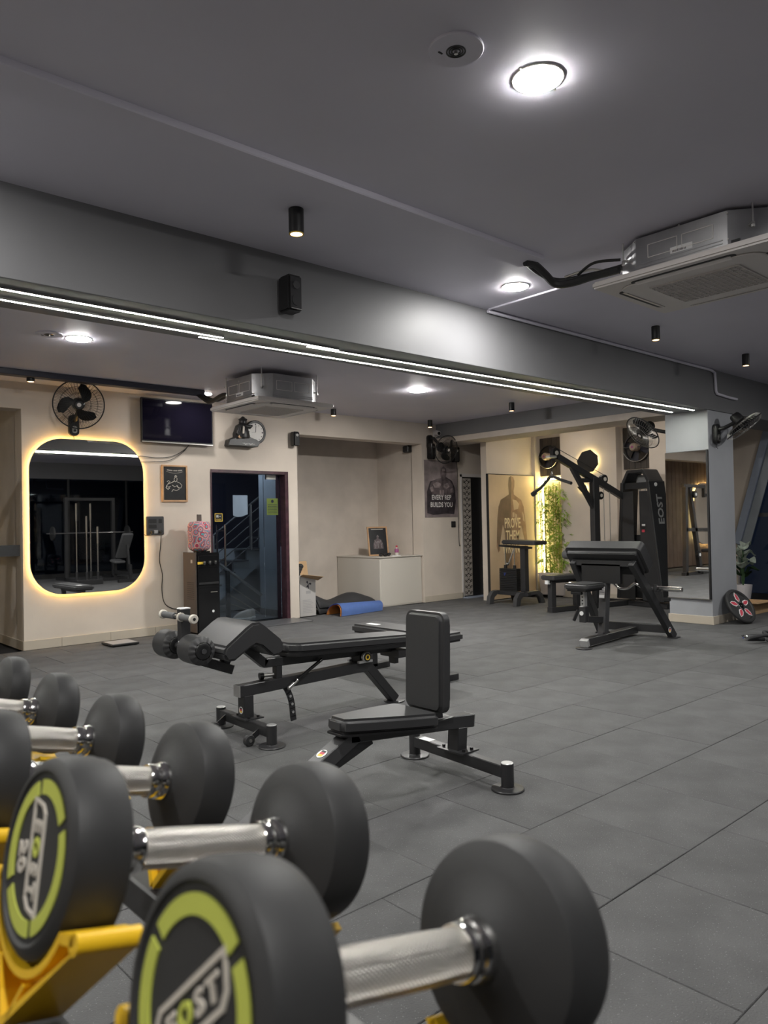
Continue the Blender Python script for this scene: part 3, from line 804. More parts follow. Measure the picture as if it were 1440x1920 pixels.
o = finish(pipe([(4.50, Y1-.022, 2.33), (4.40, Y1-.014, 2.22), (4.22, Y1-.012, 2.12), (4.02, Y1-.01, 2.10), (3.86, Y1-.012, 2.09), (3.78, Y1-.014, 2.10)], .0035, '', n=6), 'signal_cable', 'cable'); tag(o, 'lower thin cable drooping below the television', 'cable')

# framed picture on wall
def framed(M, wd, ht, label, name='framed_picture', art=0, group=None):
    org = M.translation
    t = thing(name, label, 'picture', org, group=group)
    b = .022
    for (x0, x1, y0, y1) in ((-wd/2, wd/2, ht/2-b, ht/2), (-wd/2, wd/2, -ht/2, -ht/2+b), (-wd/2, -wd/2+b, -ht/2+b, ht/2-b), (wd/2-b, wd/2, -ht/2+b, ht/2-b)):
        part(MB().prism([(x0, y0), (x1, y0), (x1, y1), (x0, y1)], .022, M), 'frame_rail', 'woodframe', t, bevel=.002)
    pr = part(MB().prism([(-wd/2+b, -ht/2+b), (wd/2-b, -ht/2+b), (wd/2-b, ht/2-b), (-wd/2+b, ht/2-b)], .010, M), 'print', 'print', t, smooth=False)
    T1 = M @ Matrix.Translation((0, 0, .0105))
    if art == 0:     # pale line drawing of a flexing figure
        s = wd
        mb = MB()
        P = lambda pts, r=.0035: mb.tube([T1 @ V((p[0]*s, p[1]*s, 0)) for p in pts], r, 5)
        P([(-.02, .18), (.04, .24), (.1, .18), (.08, .08), (.02, .06), (-.02, .12), (-.02, .18)])
        P([(-.02, .08), (-.14, .02), (-.26, -.02), (-.32, -.10), (-.24, -.14), (-.16, -.10)])
        P([(-.30, .06), (-.24, .10), (-.18, .06), (-.26, .0)])
        P([(.10, .06), (.20, .02), (.28, -.06), (.24, -.16), (.12, -.14), (.08, -.06)])
        P([(-.10, -.06), (.0, -.12), (.10, -.08), (.18, -.2), (.06, -.26), (-.06, -.22), (-.12, -.30)])
        P([(-.30, -.06), (-.34, -.16), (-.26, -.22), (-.2, -.16)], .005)
        P([(.0, .25), (.04, .29), (.09, .25)], .006)
        part(mb, 'drawing', 'logo', pr)
        mb = MB(); rr_ = random.Random(5)
        for k in range(22):                      # too small to read: a row of tiny strokes
            if k in (8, 15): continue
            u = -.29*wd+.027*wd*k; v = ht*.375-.012*math.cos(u/wd*4)
            mb.prism([(u, v-.006), (u+.016*wd, v-.006), (u+.016*wd, v+.004+.003*rr_.random()), (u, v+.004+.003*rr_.random())], .001, T1)
        part(mb, 'tiny_print', 'logo', pr, smooth=False)
        mb = MB(); mb.tube([T1 @ V((x*wd, ht*.345-.03*math.cos(x*4), 0)) for x in [-.32+.064*k for k in range(11)]], .002, 5)
        part(mb, 'underline', 'ornpale', pr)
    else:
        s = wd
        part(MB().prism([(-.05*s, .22*s), (.0, .30*s), (.06*s, .22*s), (.04*s, .12*s), (.16*s, .06*s), (.24*s, -.1*s), (.26*s, -.34*s), (-.24*s, -.34*s), (-.22*s, -.1*s), (-.16*s, .06*s), (-.04*s, .12*s)], .001, T1), 'figure', 'postermid', pr, smooth=False)
        mb = MB()
        P = lambda pts, r=.003: mb.tube([T1 @ V((p[0]*s, p[1]*s, .001)) for p in pts], r, 5)
        P([(-.16, .05), (-.1, -.05), (0, -.02), (.1, -.05), (.16, .05)]); P([(.0, -.02), (.0, -.3)]); P([(-.2, -.1), (-.12, -.2), (-.18, -.32)]); P([(.2, -.1), (.14, -.2), (.18, -.32)])
        P([(-.04, .2), (0, .27), (.05, .2)])
        part(mb, 'drawing', 'acgrey', pr)
        part(MB().prism([(-.3*s, .52*s), (.3*s, .52*s), (.3*s, .55*s), (-.3*s, .55*s)], .001, T1), 'caption', 'ornpale', pr)
    return t
framed(wallY(4.30, Y1-.001, 1.84), .34, .455, 'wood framed dark print hanging below the television', art=0)

# switch board with plugs and cables
t = thing('switch_board', 'dark grey switch board beside the rounded mirror', 'switch board', (4.035, Y1, 1.21))
part(MB().prism(rrect(.225, .225, .012, 3), .018, wallY(4.035, Y1, 1.323)), 'plate', 'powderlite', t, bevel=.003)
F = wallY(4.035, Y1-.018, 1.323)
for (u, v, a, b) in ((-.035, .055, .10, .05), (-.035, -.01, .10, .045), (.065, .055, .04, .05)):
    part(MB().prism(rrect(a, b, .004, 2, u, v), .004, F), 'switch', 'black', t)
for (u, v) in ((-.045, -.075), (.06, -.075)):
    part(MB().cyl(F @ V((u, v, 0)), F @ V((u, v, .035)), .018, n=14), 'plug', 'cable', t)
part(MB().prism(rrect(.05, .04, .004, 2, .005, -.075), .006, F), 'socket', 'acgrey', t)
# water cooler
cx0, cx1, cy0, cy1 = 4.36, 4.68, 8.27, 8.60
t = thing('water_cooler', 'tall black water cooler beside the entrance door', 'water cooler', ((cx0+cx1)/2, (cy0+cy1)/2, 0))
part(MB().box(cx0+.012, cx1, cy0+.0, cy1, .02, .98), 'body', 'blackgloss', t, bevel=.012, seg=2)
sd = part(MB().box(cx0, cx0+.014, cy0+.01, cy1, .02, .99), 'side_panel', 'brownpanel', t, bevel=.004)
mb = MB()
for i in range(6):
    for j in range(9):
        mb.box(cx0-.002, cx0+.002, cy0+.06+i*.03, cy0+.075+i*.03, .42+j*.025, .427+j*.025)
part(mb, 'vents', 'black', sd)
part(MB().box(cx0-.002, cx0+.002, cy0+.09, cy0+.13, .86, .90), 'side_label', 'logo', sd)
part(MB().box(cx0+.03, cx1-.02, cy0-.006, cy0+.002, .80, .95), 'fascia', 'blackgloss', t, bevel=.004)
for k in range(3):
    part(MB().cyl((cx0+.10+.075*k, cy0-.03, .85), (cx0+.10+.075*k, cy0+.005, .86), .013, n=12), 'tap', 'powderlite', t)
    part(MB().box(cx0+.09+.075*k, cx0+.11+.075*k, cy0-.032, cy0-.01, .862, .882), 'tap_lever', 'steel', t)
part(MB().box(cx0+.02, cx0+.09, cy0-.008, cy0-.004, .845, .875), 'energy_sticker', 'gold', t)
part(MB().box(cx0+.03, cx1-.015, cy0-.004, cy0, .08, .56), 'cabinet_door', 'blackgloss', t, bevel=.003)
part(MB().box(cx0+.03, cx1-.02, cy0-.012, cy0, .60, .625), 'drip_tray', 'powder', t)
part(MB().cyl((cx1-.10, cy0-.005, .27), (cx1-.10, cy0-.008, .27), .016, n=14), 'badge', 'paper', t)
part(MB().box(cx1-.13, cx1-.04, cy0-.006, cy0-.004, .50, .505), 'maker_mark', 'ornpale', t)
part(MB().cyl((4.53, 8.44, .98), (4.53, 8.44, 1.0), .10, n=24), 'bottle_collar', 'blackgloss', t)
part(pipe([(4.09, Y1-.06, 1.25), (4.095, Y1-.03, 1.10), (4.085, Y1-.012, .9), (4.12, Y1-.012, .72), (4.11, Y1-.012, .55), (4.14, Y1-.012, .38), (4.25, Y1-.012, .30), (4.38, Y1-.02, .29), (4.40, 8.60, .29)], .005, '', n=6), 'power_cord', 'cable', t)
# bottle with patterned cover
bt = thing('water_bottle', 'large water bottle in a colourful patterned cover on the cooler', 'bottle', (4.50, 8.44, 1.0))
part(MB().lathe([(0, 0), (0, .08), (.02, .115), (.05, .135), (.30, .140), (.335, .130), (.36, .11), (.37, 0)], Matrix.Translation((4.50, 8.44, 1.0)) @ Matrix.Rotation(-PI/2, 4, 'Y'), 32), 'cover', 'wovenmix', bt)
part(MB().box(4.475, 4.53, 8.43, 8.45, 1.365, 1.45), 'handle_loop', 'brownpanel', bt)
# entrance door: frame, glass leaf, pull handle, notices
dr = finish(MB().box(5.935, 5.99, Y1-.02, Y1+.22, 0, 2.035), 'door_1', 'doorframe', bevel=.003); struct(dr, 'glass entrance door in a dark maroon frame', 'door')
part(MB().box(4.80, 5.99, Y1-.015, Y1+.2, 1.995, 2.035), 'frame_head', 'doorframe', dr)
part(MB().box(4.795, 4.815, Y1-.008, Y1+.2, 0, 2.0), 'frame_side', 'doorframe', dr)
part(MB().box(4.82, 5.66, Y1+.10, Y1+.112, .012, 1.99), 'glass_leaf', 'glass', dr, smooth=False)
part(MB().box(5.67, 5.93, Y1+.10, Y1+.112, .012, 1.99), 'side_light', 'glass', dr, smooth=False)
part(MB().box(5.70, 5.85, Y1+.085, Y1+.125, 1.93, 1.99), 'patch_fitting', 'steel', dr)
hd = part(MB().cyl((5.02, Y1+.045, .78), (5.02, Y1+.045, 1.32), .013, n=14), 'pull_handle', 'chrome', dr)
part(MB().cyl((4.97, Y1+.16, .80), (4.97, Y1+.16, 1.32), .013, n=14), 'pull_handle', 'chrome', dr)
for zz in (.86, 1.24):
    part(MB().cyl((5.02, Y1+.045, zz), (4.97, Y1+.16, zz), .008, n=10), 'handle_standoff', 'chrome', hd)
nt_ = part(MB().box(4.90, 5.02, Y1+.092, Y1+.098, 1.36, 1.47), 'push_sign', 'black', dr)
mb = ring_strip(rrect(.115, .105, .005, 2), rrect(.10, .09, .005, 2), 0, .001, wallY(4.96, Y1+.0915, 1.415))
part(mb, 'sign_border', 'gold', nt_)
mb = MB()
for k in range(3):
    mb.prism([(-.028, .012+k*.010), (-.002, .012+k*.010), (-.002, .017+k*.010), (-.028, .017+k*.010)], .001, wallY(4.96, Y1+.0915, 1.405))
mb.prism([(-.032, .010), (-.027, .010), (-.027, .038), (-.032, .038)], .001, wallY(4.96, Y1+.0915, 1.405))
mb.prism([(.008, .022), (.030, .022), (.030, .027), (.008, .027)], .001, wallY(4.96, Y1+.0915, 1.405))
part(mb, 'hand_symbol', 'paper', nt_, smooth=False)
part(text_mb('PUSH', .028, .001, M=wallY(4.96, Y1+.091, 1.385)), 'lettering', 'gold', nt_, smooth=False)
def paper_f(u, v):
    return V((5.20+.23*u, Y1+.135+.008*math.sin(u*7), 1.44+.27*v-.02*math.sin(u*4)*(1-v)))
b = MB().grid(paper_f, 8, 4); bmesh.ops.solidify(b.bm, geom=b.bm.faces[:], thickness=.002)
part(b, 'paper_notice', 'paper', dr)
nn = part(MB().box(5.72, 5.90, Y1+.115, Y1+.119, 1.44, 1.67), 'yellow_notice', 'notice', dr)
for k in range(6):
    part(MB().box(5.735, 5.885, Y1+.112, Y1+.1155, 1.47+k*.022, 1.476+k*.022), 'print_line', 'stairdark', nn)
part(MB().cyl((5.81, Y1+.1155, 1.63), (5.81, Y1+.112, 1.63), .022, n=16), 'print_seal', 'stairdark', nn)
struct(finish(MB().box(4.8, 6.05, 8.22, Y1+.02, 0, .012), 'floor_step', 'stone', bevel=.003), 'dark threshold slab in front of the entrance', 'threshold')
# shoes
def shoe(x, y, a, label):
    t = thing('shoe', label, 'shoe', (x, y, .006), a, group='pale shoes inside the entrance', local=True)
    part(MB().prism([(-.13, -.035), (-.05, -.04), (.06, -.045), (.13, -.03), (.14, 0), (.13, .03), (.06, .045), (-.05, .04), (-.13, .035)], .025, Matrix()), 'sole', 'white', t, bevel=.006)
    def f(u, v):
        x = -.125+.255*u; a = PI*v
        h = .085*(1-u)**.6+.035*math.sin(PI*u)**.5 if u < .99 else .012
        wv = .038*(math.sin(PI*(.12+.8*u)))**.4
        return V((x, wv*math.cos(a), .024+h*math.sin(a)))
    part(MB().grid(f, 12, 8), 'upper', 'ornpale', t)
    for k in range(3):
        part(MB().bar((.0+.02*k, -.02, .082-.012*k), (.0+.02*k, .02, .082-.012*k), .008, .004), 'lace', 'paper', t)
shoe(5.50, 9.12, 2.9, 'pale sports shoe at left inside the glass door')
shoe(5.62, 9.22, 2.7, 'pale sports shoe at right inside the glass door')

# statue on bracket and clock
t = thing('deity_statue', 'small black carved statue on a black wall shelf beside the clock', 'statue', (5.24, Y1, 2.33))
part(MB().prism([(-.24, -.02), (.20, -.02), (.23, .03), (.20, .07), (.10, .10), (.06, .14), (-.08, .14), (-.12, .10), (-.22, .06)], .13, wallY(5.24, Y1, 2.36)), 'plinth', 'black', t, bevel=.008)
def fig(pts, r): return MB().tube([V(p) for p in pts], r, 12)
part(fig([(5.22, 8.61, 2.45), (5.22, 8.61, 2.50), (5.225, 8.61, 2.56), (5.23, 8.61, 2.60), (5.235, 8.61, 2.63)], [.11, .115, .095, .085, .05]), 'body', 'black', t)
part(fig([(5.235, 8.60, 2.61), (5.24, 8.60, 2.645), (5.245, 8.60, 2.675), (5.245, 8.60, 2.695)], [.03, .052, .05, .02]), 'head', 'black', t)
part(MB().lathe([(0, .05), (.02, .06), (.035, .035), (.05, .02), (.06, 0)], Matrix.Translation((5.245, 8.60, 2.68)) @ Matrix.Rotation(-PI/2, 4, 'Y'), 14), 'crown', 'black', t)
part(fig([(5.26, 8.58, 2.61), (5.33, 8.56, 2.60), (5.36, 8.56, 2.62)], [.03, .025, .012]), 'arm', 'black', t)
part(fig([(5.17, 8.56, 2.58), (5.13, 8.54, 2.50), (5.17, 8.52, 2.45)], [.035, .03, .02]), 'arm', 'black', t)
part(MB().cyl((5.15, 8.53, 2.46), (5.15, 8.51, 2.46), .022, n=12), 'offering', 'woodframe', t)
part(MB().prism([(-.01, 0), (.012, 0), (.02, .09), (0, .10)], .01, wallY(5.19, 8.51, 2.50)), 'garland', 'logo', t)
part(MB().tube([V((5.20+.0075*k, 8.546, 2.372+.010*math.sin(k*1.9)+.004*math.sin(k*.7))) for k in range(26)], .0035, 5), 'painted_script', 'paper', t)
t = thing('wall_clock', 'round black wall clock with a pale dial', 'clock', (5.465, Y1, 2.40))
Mc = wallY(5.465, Y1, 2.548)
ML = Mc @ Matrix.Rotation(-PI/2, 4, 'Y')     # local X -> out
part(MB().lathe([(0, .16), (.04, .16), (.05, .15), (.05, .128), (.035, .125)], ML, 40), 'bezel', 'black', t)
part(MB().lathe([(.036, .127), (.036, 0)], ML, 40), 'dial', 'white', t)
for k in range(12):
    a = k*PI/6
    part(MB().cyl(Mc @ V((.105*math.sin(a), .105*math.cos(a), .036)), Mc @ V((.105*math.sin(a), .105*math.cos(a), .039)), .006 if k % 3 else .010, n=8), 'hour_mark', 'black', t)
for (a, L_, wd_) in ((-PI/2-.1, .06, .008), (0.05, .09, .006)):
    part(MB().bar(Mc @ V((0, 0, .040)), Mc @ V((L_*math.sin(a), L_*math.cos(a), .040)), wd_, .002), 'hand', 'black', t)

# black box on far-left return wall
t = thing('wall_box', 'black box shelf fixed to the far left return wall', 'shelf', (2.5, 8.95, 1.02))
part(MB().box(2.33, 2.53, 8.80, 9.35, 1.03, 1.13), 'box', 'black', t, bevel=.003)
part(MB().box(2.325, 2.53, 8.79, 8.802, 1.02, 1.14), 'end_plate', 'powderlite', t)

# floor scale
t = thing('floor_scale', 'flat dark floor scale in front of the lit mirror', 'scale', (3.42, 8.26, 0))
part(MB().box(3.27, 3.58, 8.13, 8.44, .008, .03), 'platform', 'black', t, bevel=.006)
part(MB().box(3.285, 3.565, 8.145, 8.425, .0302, .033), 'glass_top', 'acgrey', t, bevel=.002)
for sx in (3.30, 3.55):
    for sy in (8.16, 8.41):
        part(MB().cyl((sx, sy, 0), (sx, sy, .01), .018, n=12), 'foot', 'black', t)

# ---------------------------------------------------------------- recess things
t = finish(MB().box(7.70, 8.60, 8.72, 9.77, 0, .76), 'counter', 'offwhite', bevel=.004); tag(t, 'off-white boxed plinth standing in the recess', 'plinth')
part(MB().box(7.69, 8.61, 8.70, 9.775, .76, .772), 'top_board', 'offwhite', t, bevel=.002)
part(MB().box(7.72, 8.58, 8.715, 8.7215, .02, .74), 'front_panel', 'offwhite', t, bevel=.001)
Mp = frame((8.02, 9.10, .775), (1, -.25, 0), (0, 0, 1)) @ Matrix.Rotation(-.14, 4, 'X') @ Matrix.Translation((0, .235, 0))
framed(Mp, .36, .47, 'wood framed dark print leaning on the plinth', art=1)
t = thing('spray_bottle', 'small pink and white bottle on the plinth', 'bottle', (8.32, 9.0, .772))
part(MB().lathe([(0, 0), (0, .032), (.09, .034), (.11, .02), (.13, .014), (.13, 0)], Matrix.Translation((8.32, 9.0, .772)) @ Matrix.Rotation(-PI/2, 4, 'Y'), 20), 'body', 'offwhite', t)
part(MB().lathe([(.045, .0345), (.09, .0355), (.112, .022)], Matrix.Translation((8.32, 9.0, .772)) @ Matrix.Rotation(-PI/2, 4, 'Y'), 20), 'label_band', 'purple', t)
part(MB().cyl((8.32, 9.0, .90), (8.32, 9.0, .93), .016, n=14), 'cap', 'red', t)
t = thing('glove_bundle', 'small black crumpled gloves on the plinth', 'gloves', (7.92, 8.86, .772))
for k in range(7):
    part(MB().sph((7.85+.03*k, 8.86+.02*math.sin(k*2.1), .80+.008*math.sin(k*1.3)), .032, 8, (1.1, .9, .7)), 'glove_fold', 'black', t)
o = finish(MB().box(8.05, 8.22, 8.80, 8.86, .772, .782), 'paper_strip', 'paper'); tag(o, 'white folded paper lying on the plinth', 'paper')
# carton
t = thing('carton', 'tall printed carton with open flaps beside the recess pier', 'carton', (6.33, 8.79, 0))
part(MB().box(6.19, 6.47, 8.72, 8.95, 0, .57), 'body', 'cartongrey', t, bevel=.003)
part(MB().bar((6.20, 8.71, .575), (6.49, 8.62, .53), .22, .004, up=(0, .3, 1)), 'front_flap', 'kraft', t)
part(MB().obox(Matrix.Translation((6.37, 8.96, .67)) @ Matrix.Rotation(-.2, 4, 'X'), .26, .005, .20), 'back_flap', 'kraft', t)
part(MB().box(6.185, 6.19, 8.72, 8.95, .0, .45), 'tape_edge', 'black', t)
F = wallY(6.33, 8.7195, 0)
for k in range(9):
    part(MB().prism([(-.09, .05+k*.022), (.09-.02*(k % 3), .05+k*.022), (.09-.02*(k % 3), .057+k*.022), (-.09, .057+k*.022)], .001, F), 'print_line', 'acgrey', t)
part(MB().prism([(-.03, .32), (.05, .32), (.05, .36), (-.03, .36)], .001, F), 'print_block', 'acgrey', t)
mb = MB()
for k in range(3):
    a = k*2.09
    mb.prism([(0, 0), (.045*math.cos(a-.3), .045*math.sin(a-.3)), (.055*math.cos(a), .055*math.sin(a)), (.04*math.cos(a+.5), .04*math.sin(a+.5))], .001, F @ Matrix.Translation((.01, .455, .0003*k)))
mb.prism([(.004, .39), (.018, .39), (.016, .45), (.006, .45)], .001, F)
part(mb, 'fan_print', 'stairdark', t, smooth=False)
t = thing('bag_bundle', 'dark green crumpled bag stuffed in the carton', 'bag', (6.27, 8.85, .55))
for k in range(8):
    part(MB().sph((6.21+.02*(k % 4)+.01, 8.82+.03*(k // 4), .60+.035*(k % 5)), .05, 8, (.9, .9, .8)), 'bag_fold', 'blackmat', t)
# mats
t = finish(MB().grid(lambda u, v: V((6.50+1.12*u, 8.68+.56*v+.03*math.sin(u*5), .02+.25*math.sin(PI*v)**.8*(1-.35*u)*(.75+.25*math.sin(u*9+1))+.02*math.sin(v*9))), 24, 14), 'folded_mat', 'blackmat'); tag(t, 'black folded exercise mat lying in the recess mouth', 'mat')
sm = t.modifiers.new('s', 'SOLIDIFY'); sm.thickness = .012
o2 = part(MB().grid(lambda u, v: V((6.52+1.08*u, 8.70+.5*v, .10+.20*math.sin(PI*v)**.7*(1-.3*u)*(.7+.3*math.sin(u*8+2)))), 20, 10), 'upper_fold', 'blackmat', t)
sm = o2.modifiers.new('s', 'SOLIDIFY'); sm.thickness = .012
t = thing('rolled_mat', 'blue folded exercise mat with an orange underside', 'mat', (6.95, 8.52, 0))
def bm_f(u, v, d=0.0):
    a = PI*1.0*v
    x = 6.58+.86*u+.05*math.sin(a)
    return V((x, 8.43+.20*u*.3+(.17-d)*(-math.cos(a))*(1-.25*u)+.02, (.165-.03*u-d)*math.sin(a)**.75+.006))
b = MB().grid(bm_f, 14, 14); bmesh.ops.solidify(b.bm, geom=b.bm.faces[:], thickness=.006)
part(b, 'blue_layer', 'bluemat', t)
b = MB().grid(lambda u, v: bm_f(-.015+1.035*u, v, .016), 14, 14); bmesh.ops.solidify(b.bm, geom=b.bm.faces[:], thickness=.006)
part(b, 'orange_layer', 'orange', t)

# ---------------------------------------------------------------- posters, small door
def place(poly, M, h): return MB().prism(poly, h, M)
t = thing('wall_poster', 'grey portrait poster reading EVERY REP BUILDS YOU', 'poster', (9.06, Y1, 1.38))
M = wallY(9.055, Y1-.001, 1.845)
pw, ph = .78, .94
sh_ = part(MB().prism([(-pw/2, -ph/2), (pw/2, -ph/2), (pw/2, ph/2), (-pw/2, ph/2)], .004, M), 'sheet', 'posterbg', t, smooth=False)
T1 = M @ Matrix.Translation((0, 0, .0042))
part(place([(-.34, -.40), (-.20, -.43), (.10, -.41), (.30, -.42), (.35, -.2), (.33, .02), (.26, .14), (.12, .20), (-.08, .16), (-.26, .12), (-.34, -.05)], T1, .0006), 'shadow_wash', 'posterdark', sh_, smooth=False)
T2 = M @ Matrix.Translation((0, 0, .0050))
part(place([(-.02, .26), (.0, .34), (.06, .38), (.12, .34), (.13, .25), (.10, .18), (.20, .15), (.28, .07), (.30, -.06), (.24, -.12), (.14, -.10), (.04, -.14), (-.08, -.10), (-.22, -.08), (-.28, 0), (-.24, .10), (-.12, .16), (.0, .18)], T2, .0006), 'figure', 'postermid', sh_, smooth=False)
T3 = M @ Matrix.Translation((0, 0, .0058))
for k, pl in enumerate(([(-.20, .08), (-.08, .12), (.0, .08), (-.04, .02), (-.16, .02)], [(.06, .08), (.16, .10), (.20, .04), (.12, .0), (.05, .03)], [(-.04, -.02), (.0, -.01), (.0, -.10), (-.04, -.09)], [(.02, -.01), (.06, -.02), (.06, -.10), (.02, -.11)], [(.02, .33), (.09, .34), (.1, .3), (.03, .29)], [(-.26, .02), (-.20, .04), (-.18, -.04), (-.24, -.05)], [(.22, .0), (.27, .02), (.27, -.05), (.22, -.06)])):
    part(place(pl, T3, .0005), 'highlight', 'posterhi', sh_, smooth=False)
T4 = M @ Matrix.Translation((0, 0, .0066))
part(text_mb('EVERY REP', .112, .001, bold=.0016, xs=.88, M=T4 @ Matrix.Translation((.0, -.145, 0))), 'lettering', 'letterpale', sh_, smooth=False)
part(text_mb('BUILDS YOU', .112, .001, bold=.0016, xs=.84, M=T4 @ Matrix.Translation((.0, -.265, 0))), 'lettering', 'letterpale', sh_, smooth=False)
# square switch
t = thing('light_switch', 'small black light switch under the grey poster', 'switch', (9.33, Y1, 1.20))
part(MB().prism(rrect(.10, .10, .008, 2), .014, wallY(9.33, Y1, 1.255)), 'plate', 'black', t, bevel=.002)
part(MB().prism(rrect(.05, .06, .004, 2), .006, wallY(9.33, Y1-.013, 1.255)), 'rocker', 'powder', t)
o = finish(pipe([(9.42, Y1-.01, 2.45), (9.45, Y1-.008, 2.2), (9.455, Y1-.008, 1.6), (9.46, Y1-.008, .95), (9.49, Y1-.008, .9)], .005, '', n=6), 'speaker_cable', 'cable'); tag(o, 'thin black cable running down beside the grey poster', 'cable')
# small dark door with ornament band
d2 = finish(MB().box(9.56, 10.16, Y1+.04, Y1+.08, .012, 2.06), 'door_2', 'black', smooth=False); struct(d2, 'narrow black door with an ornamental pale band', 'door')
part(MB().box(9.52, 9.56, Y1-.012, Y1+.1, 0, 2.10), 'frame_side', 'acwhite', d2)
part(MB().box(10.13, 10.19, Y1-.012, Y1+.1, 0, 2.10), 'frame_side', 'acwhite', d2)
part(MB().box(9.52, 10.19, Y1-.012, Y1+.1, 2.06, 2.115), 'frame_head', 'acwhite', d2)
bnd = part(MB().box(9.62, 9.83, Y1+.034, Y1+.041, .03, 2.04), 'ornament_band', 'ornpale', d2)
for k in range(20):
    zc_ = .08+k*.1
    mb = MB()
    for sx in (-1, 1):
        F = wallY(9.725, Y1+.033, zc_)
        mb.tube([F @ V((sx*(.012+.035*math.sin(q*.45)), -.04+.08*q/10, 0)) for q in range(11)], .005, 4)
        mb.tube([F @ V((sx*(.07+.018*math.cos(q*.8)), .018*math.sin(q*.8), 0)) for q in range(8)], .005, 4)
    part(mb, 'scroll', 'black', bnd)
part(MB().box(9.52, 10.2, 8.55, Y1+.04, 0, .012), 'sill', 'bluegrey', d2)

# sepia poster board
t = thing('poster_board', 'tall sepia poster board reading PROVE THEM WRONG', 'poster', (10.06, 8.0, 0))
part(MB().box(9.44, 10.66, 7.995, 8.04, .0, 2.07), 'board', 'black', t, bevel=.003)
M = wallY(10.05, 7.994, 1.035)
sh_ = part(MB().prism([(-.598, -1.02), (.605, -1.02), (.605, 1.022), (-.598, 1.022)], .003, M), 'sheet', 'sepia', t, smooth=False)
T1 = M @ Matrix.Translation((-.01, 0, .0032))
body = [(-.07, .98), (-.02, 1.01), (.05, .99), (.08, .93), (.075, .84), (.05, .76), (.055, .70), (.14, .66), (.25, .61), (.31, .50), (.345, .30), (.37, .12), (.39, -.05), (.41, -.16), (.38, -.25), (.33, -.22), (.33, -.10), (.28, .05), (.24, .18), (.20, .10), (.185, -.1), (.20, -.35), (.19, -.65), (.17, -.95), (.06, -.95), (.04, -.60), (.0, -.45), (-.04, -.60), (-.08, -.95), (-.2, -.95), (-.2, -.60), (-.21, -.3), (-.19, -.08), (-.21, .1), (-.25, .2), (-.30, .05), (-.33, -.10), (-.33, -.22), (-.38, -.26), (-.42, -.16), (-.41, -.03), (-.40, .12), (-.385, .32), (-.35, .5), (-.29, .61), (-.17, .66), (-.075, .70), (-.065, .76), (-.09, .86)]
fg = part(place(body, T1, .0006), 'figure', 'sepiamid', sh_, smooth=False)
T2 = M @ Matrix.Translation((-.01, 0, .0040))
for pl in ([(-.07, .98), (-.02, 1.01), (.0, .9), (-.01, .76), (-.02, .68), (-.03, .5), (-.03, .0), (-.04, -.55), (-.08, -.95), (-.2, -.95), (-.21, -.3), (-.19, -.08), (-.21, .1), (-.25, .2), (-.33, -.10), (-.38, -.25), (-.41, -.03), (-.385, .32), (-.35, .5), (-.29, .61), (-.17, .66), (-.075, .70), (-.09, .86)],):
    part(place(pl, T2, .0005), 'shaded_side', 'sepiadark', fg, smooth=False)
for pl in ([(.02, .62), (.12, .60), (.19, .54), (.16, .46), (.05, .44)], [(.01, .40), (.06, .40), (.06, .32), (.01, .32)], [(.01, .30), (.06, .30), (.06, .22), (.01, .22)], [(.08, .38), (.13, .36), (.12, .26), (.08, .28)], [(.27, .42), (.31, .36), (.33, .24), (.29, .26)]):
    part(place(pl, T2, .0005), 'muscle', 'letterwarm' if False else 'sepia', fg, smooth=False)
T3 = M @ Matrix.Translation((-.02, 0, .0050))
for k, s_ in enumerate(('PROVE', 'THEM', 'WRONG')):
    part(text_mb(s_, .235, .001, bold=.004, xs=.60, M=T3 @ Matrix.Translation((.015, .215-.21*k, 0))), 'lettering', 'letterwarm', sh_, smooth=False)

# exhaust fans
def exhaust(yc, zc, wd, ht, label):
    t = thing('exhaust_fan', label, 'exhaust fan', (XB, yc, zc-ht/2), group='exhaust fans in the far wall')
    M = wallX(XB, yc, zc)
    bk = part(MB().prism([(-wd/2, -ht/2), (wd/2, -ht/2), (wd/2, ht/2), (-wd/2, ht/2)], .02, M), 'backing', 'stairdark', t)
    n = 5
    R = min(wd, ht)*.44
    for k in range(n):
        u0 = -wd/2+wd*k/n; u1 = u0+wd/n
        um = (u0+u1)/2
        hh = math.sqrt(max(0, R*R-um*um))-.0
        for (v0, v1) in ((-ht/2, -hh), (hh, ht/2)):
            if v1-v0 > .02:
                part(MB().prism([(u0+.002, v0), (u1-.002, v0), (u1-.002, v1), (u0+.002, v1)], .03, M), 'plank', 'exhaust', bk, bevel=.002)
    Mx = M @ Matrix.Rotation(-PI/2, 4, 'Y')
    part(MB().lathe([(.02, R), (.06, R), (.06, R-.012), (.02, R-.012)], Mx, 36), 'ring', 'powder', t)
    for k in range(4):
        a0 = .5+k*PI/2
        def f(u, v):
            r = .05+(R*.88-.05)*u; th = a0+(v-.5)*(.5+.5*u)
            return Mx @ V((.04+.03*(v-.5), r*math.cos(th), r*math.sin(th)))
        b = MB().grid(f, 5, 4); bmesh.ops.solidify(b.bm, geom=b.bm.faces[:], thickness=.003)
        part(b, 'blade', 'exhaust', t)
    part(MB().lathe([(.05, 0), (.05, .06), (.16, .065), (.19, .05), (.20, 0)], Mx, 20), 'motor', 'motor', t)
    part(MB().lathe([(.201, 0), (.2, .02)], Mx, 12), 'motor_cap', 'purple', t)
    for s in (-1, 1):
        part(MB().tube([M @ V((s*R, .02, .06)), M @ V((s*R*.6, .0, .14)), M @ V((0, 0, .15))], .008, 6), 'bracket', 'powderlite', t)
    part(MB().tube([M @ V((R*math.sin(q*.25-1.2), -R*math.cos(q*.25-1.2), .09)) for q in range(10)], .004, 5), 'guard_wire', 'steel', t)
exhaust(7.78, 2.385, .46, .66, 'exhaust fan above the bamboo bay')
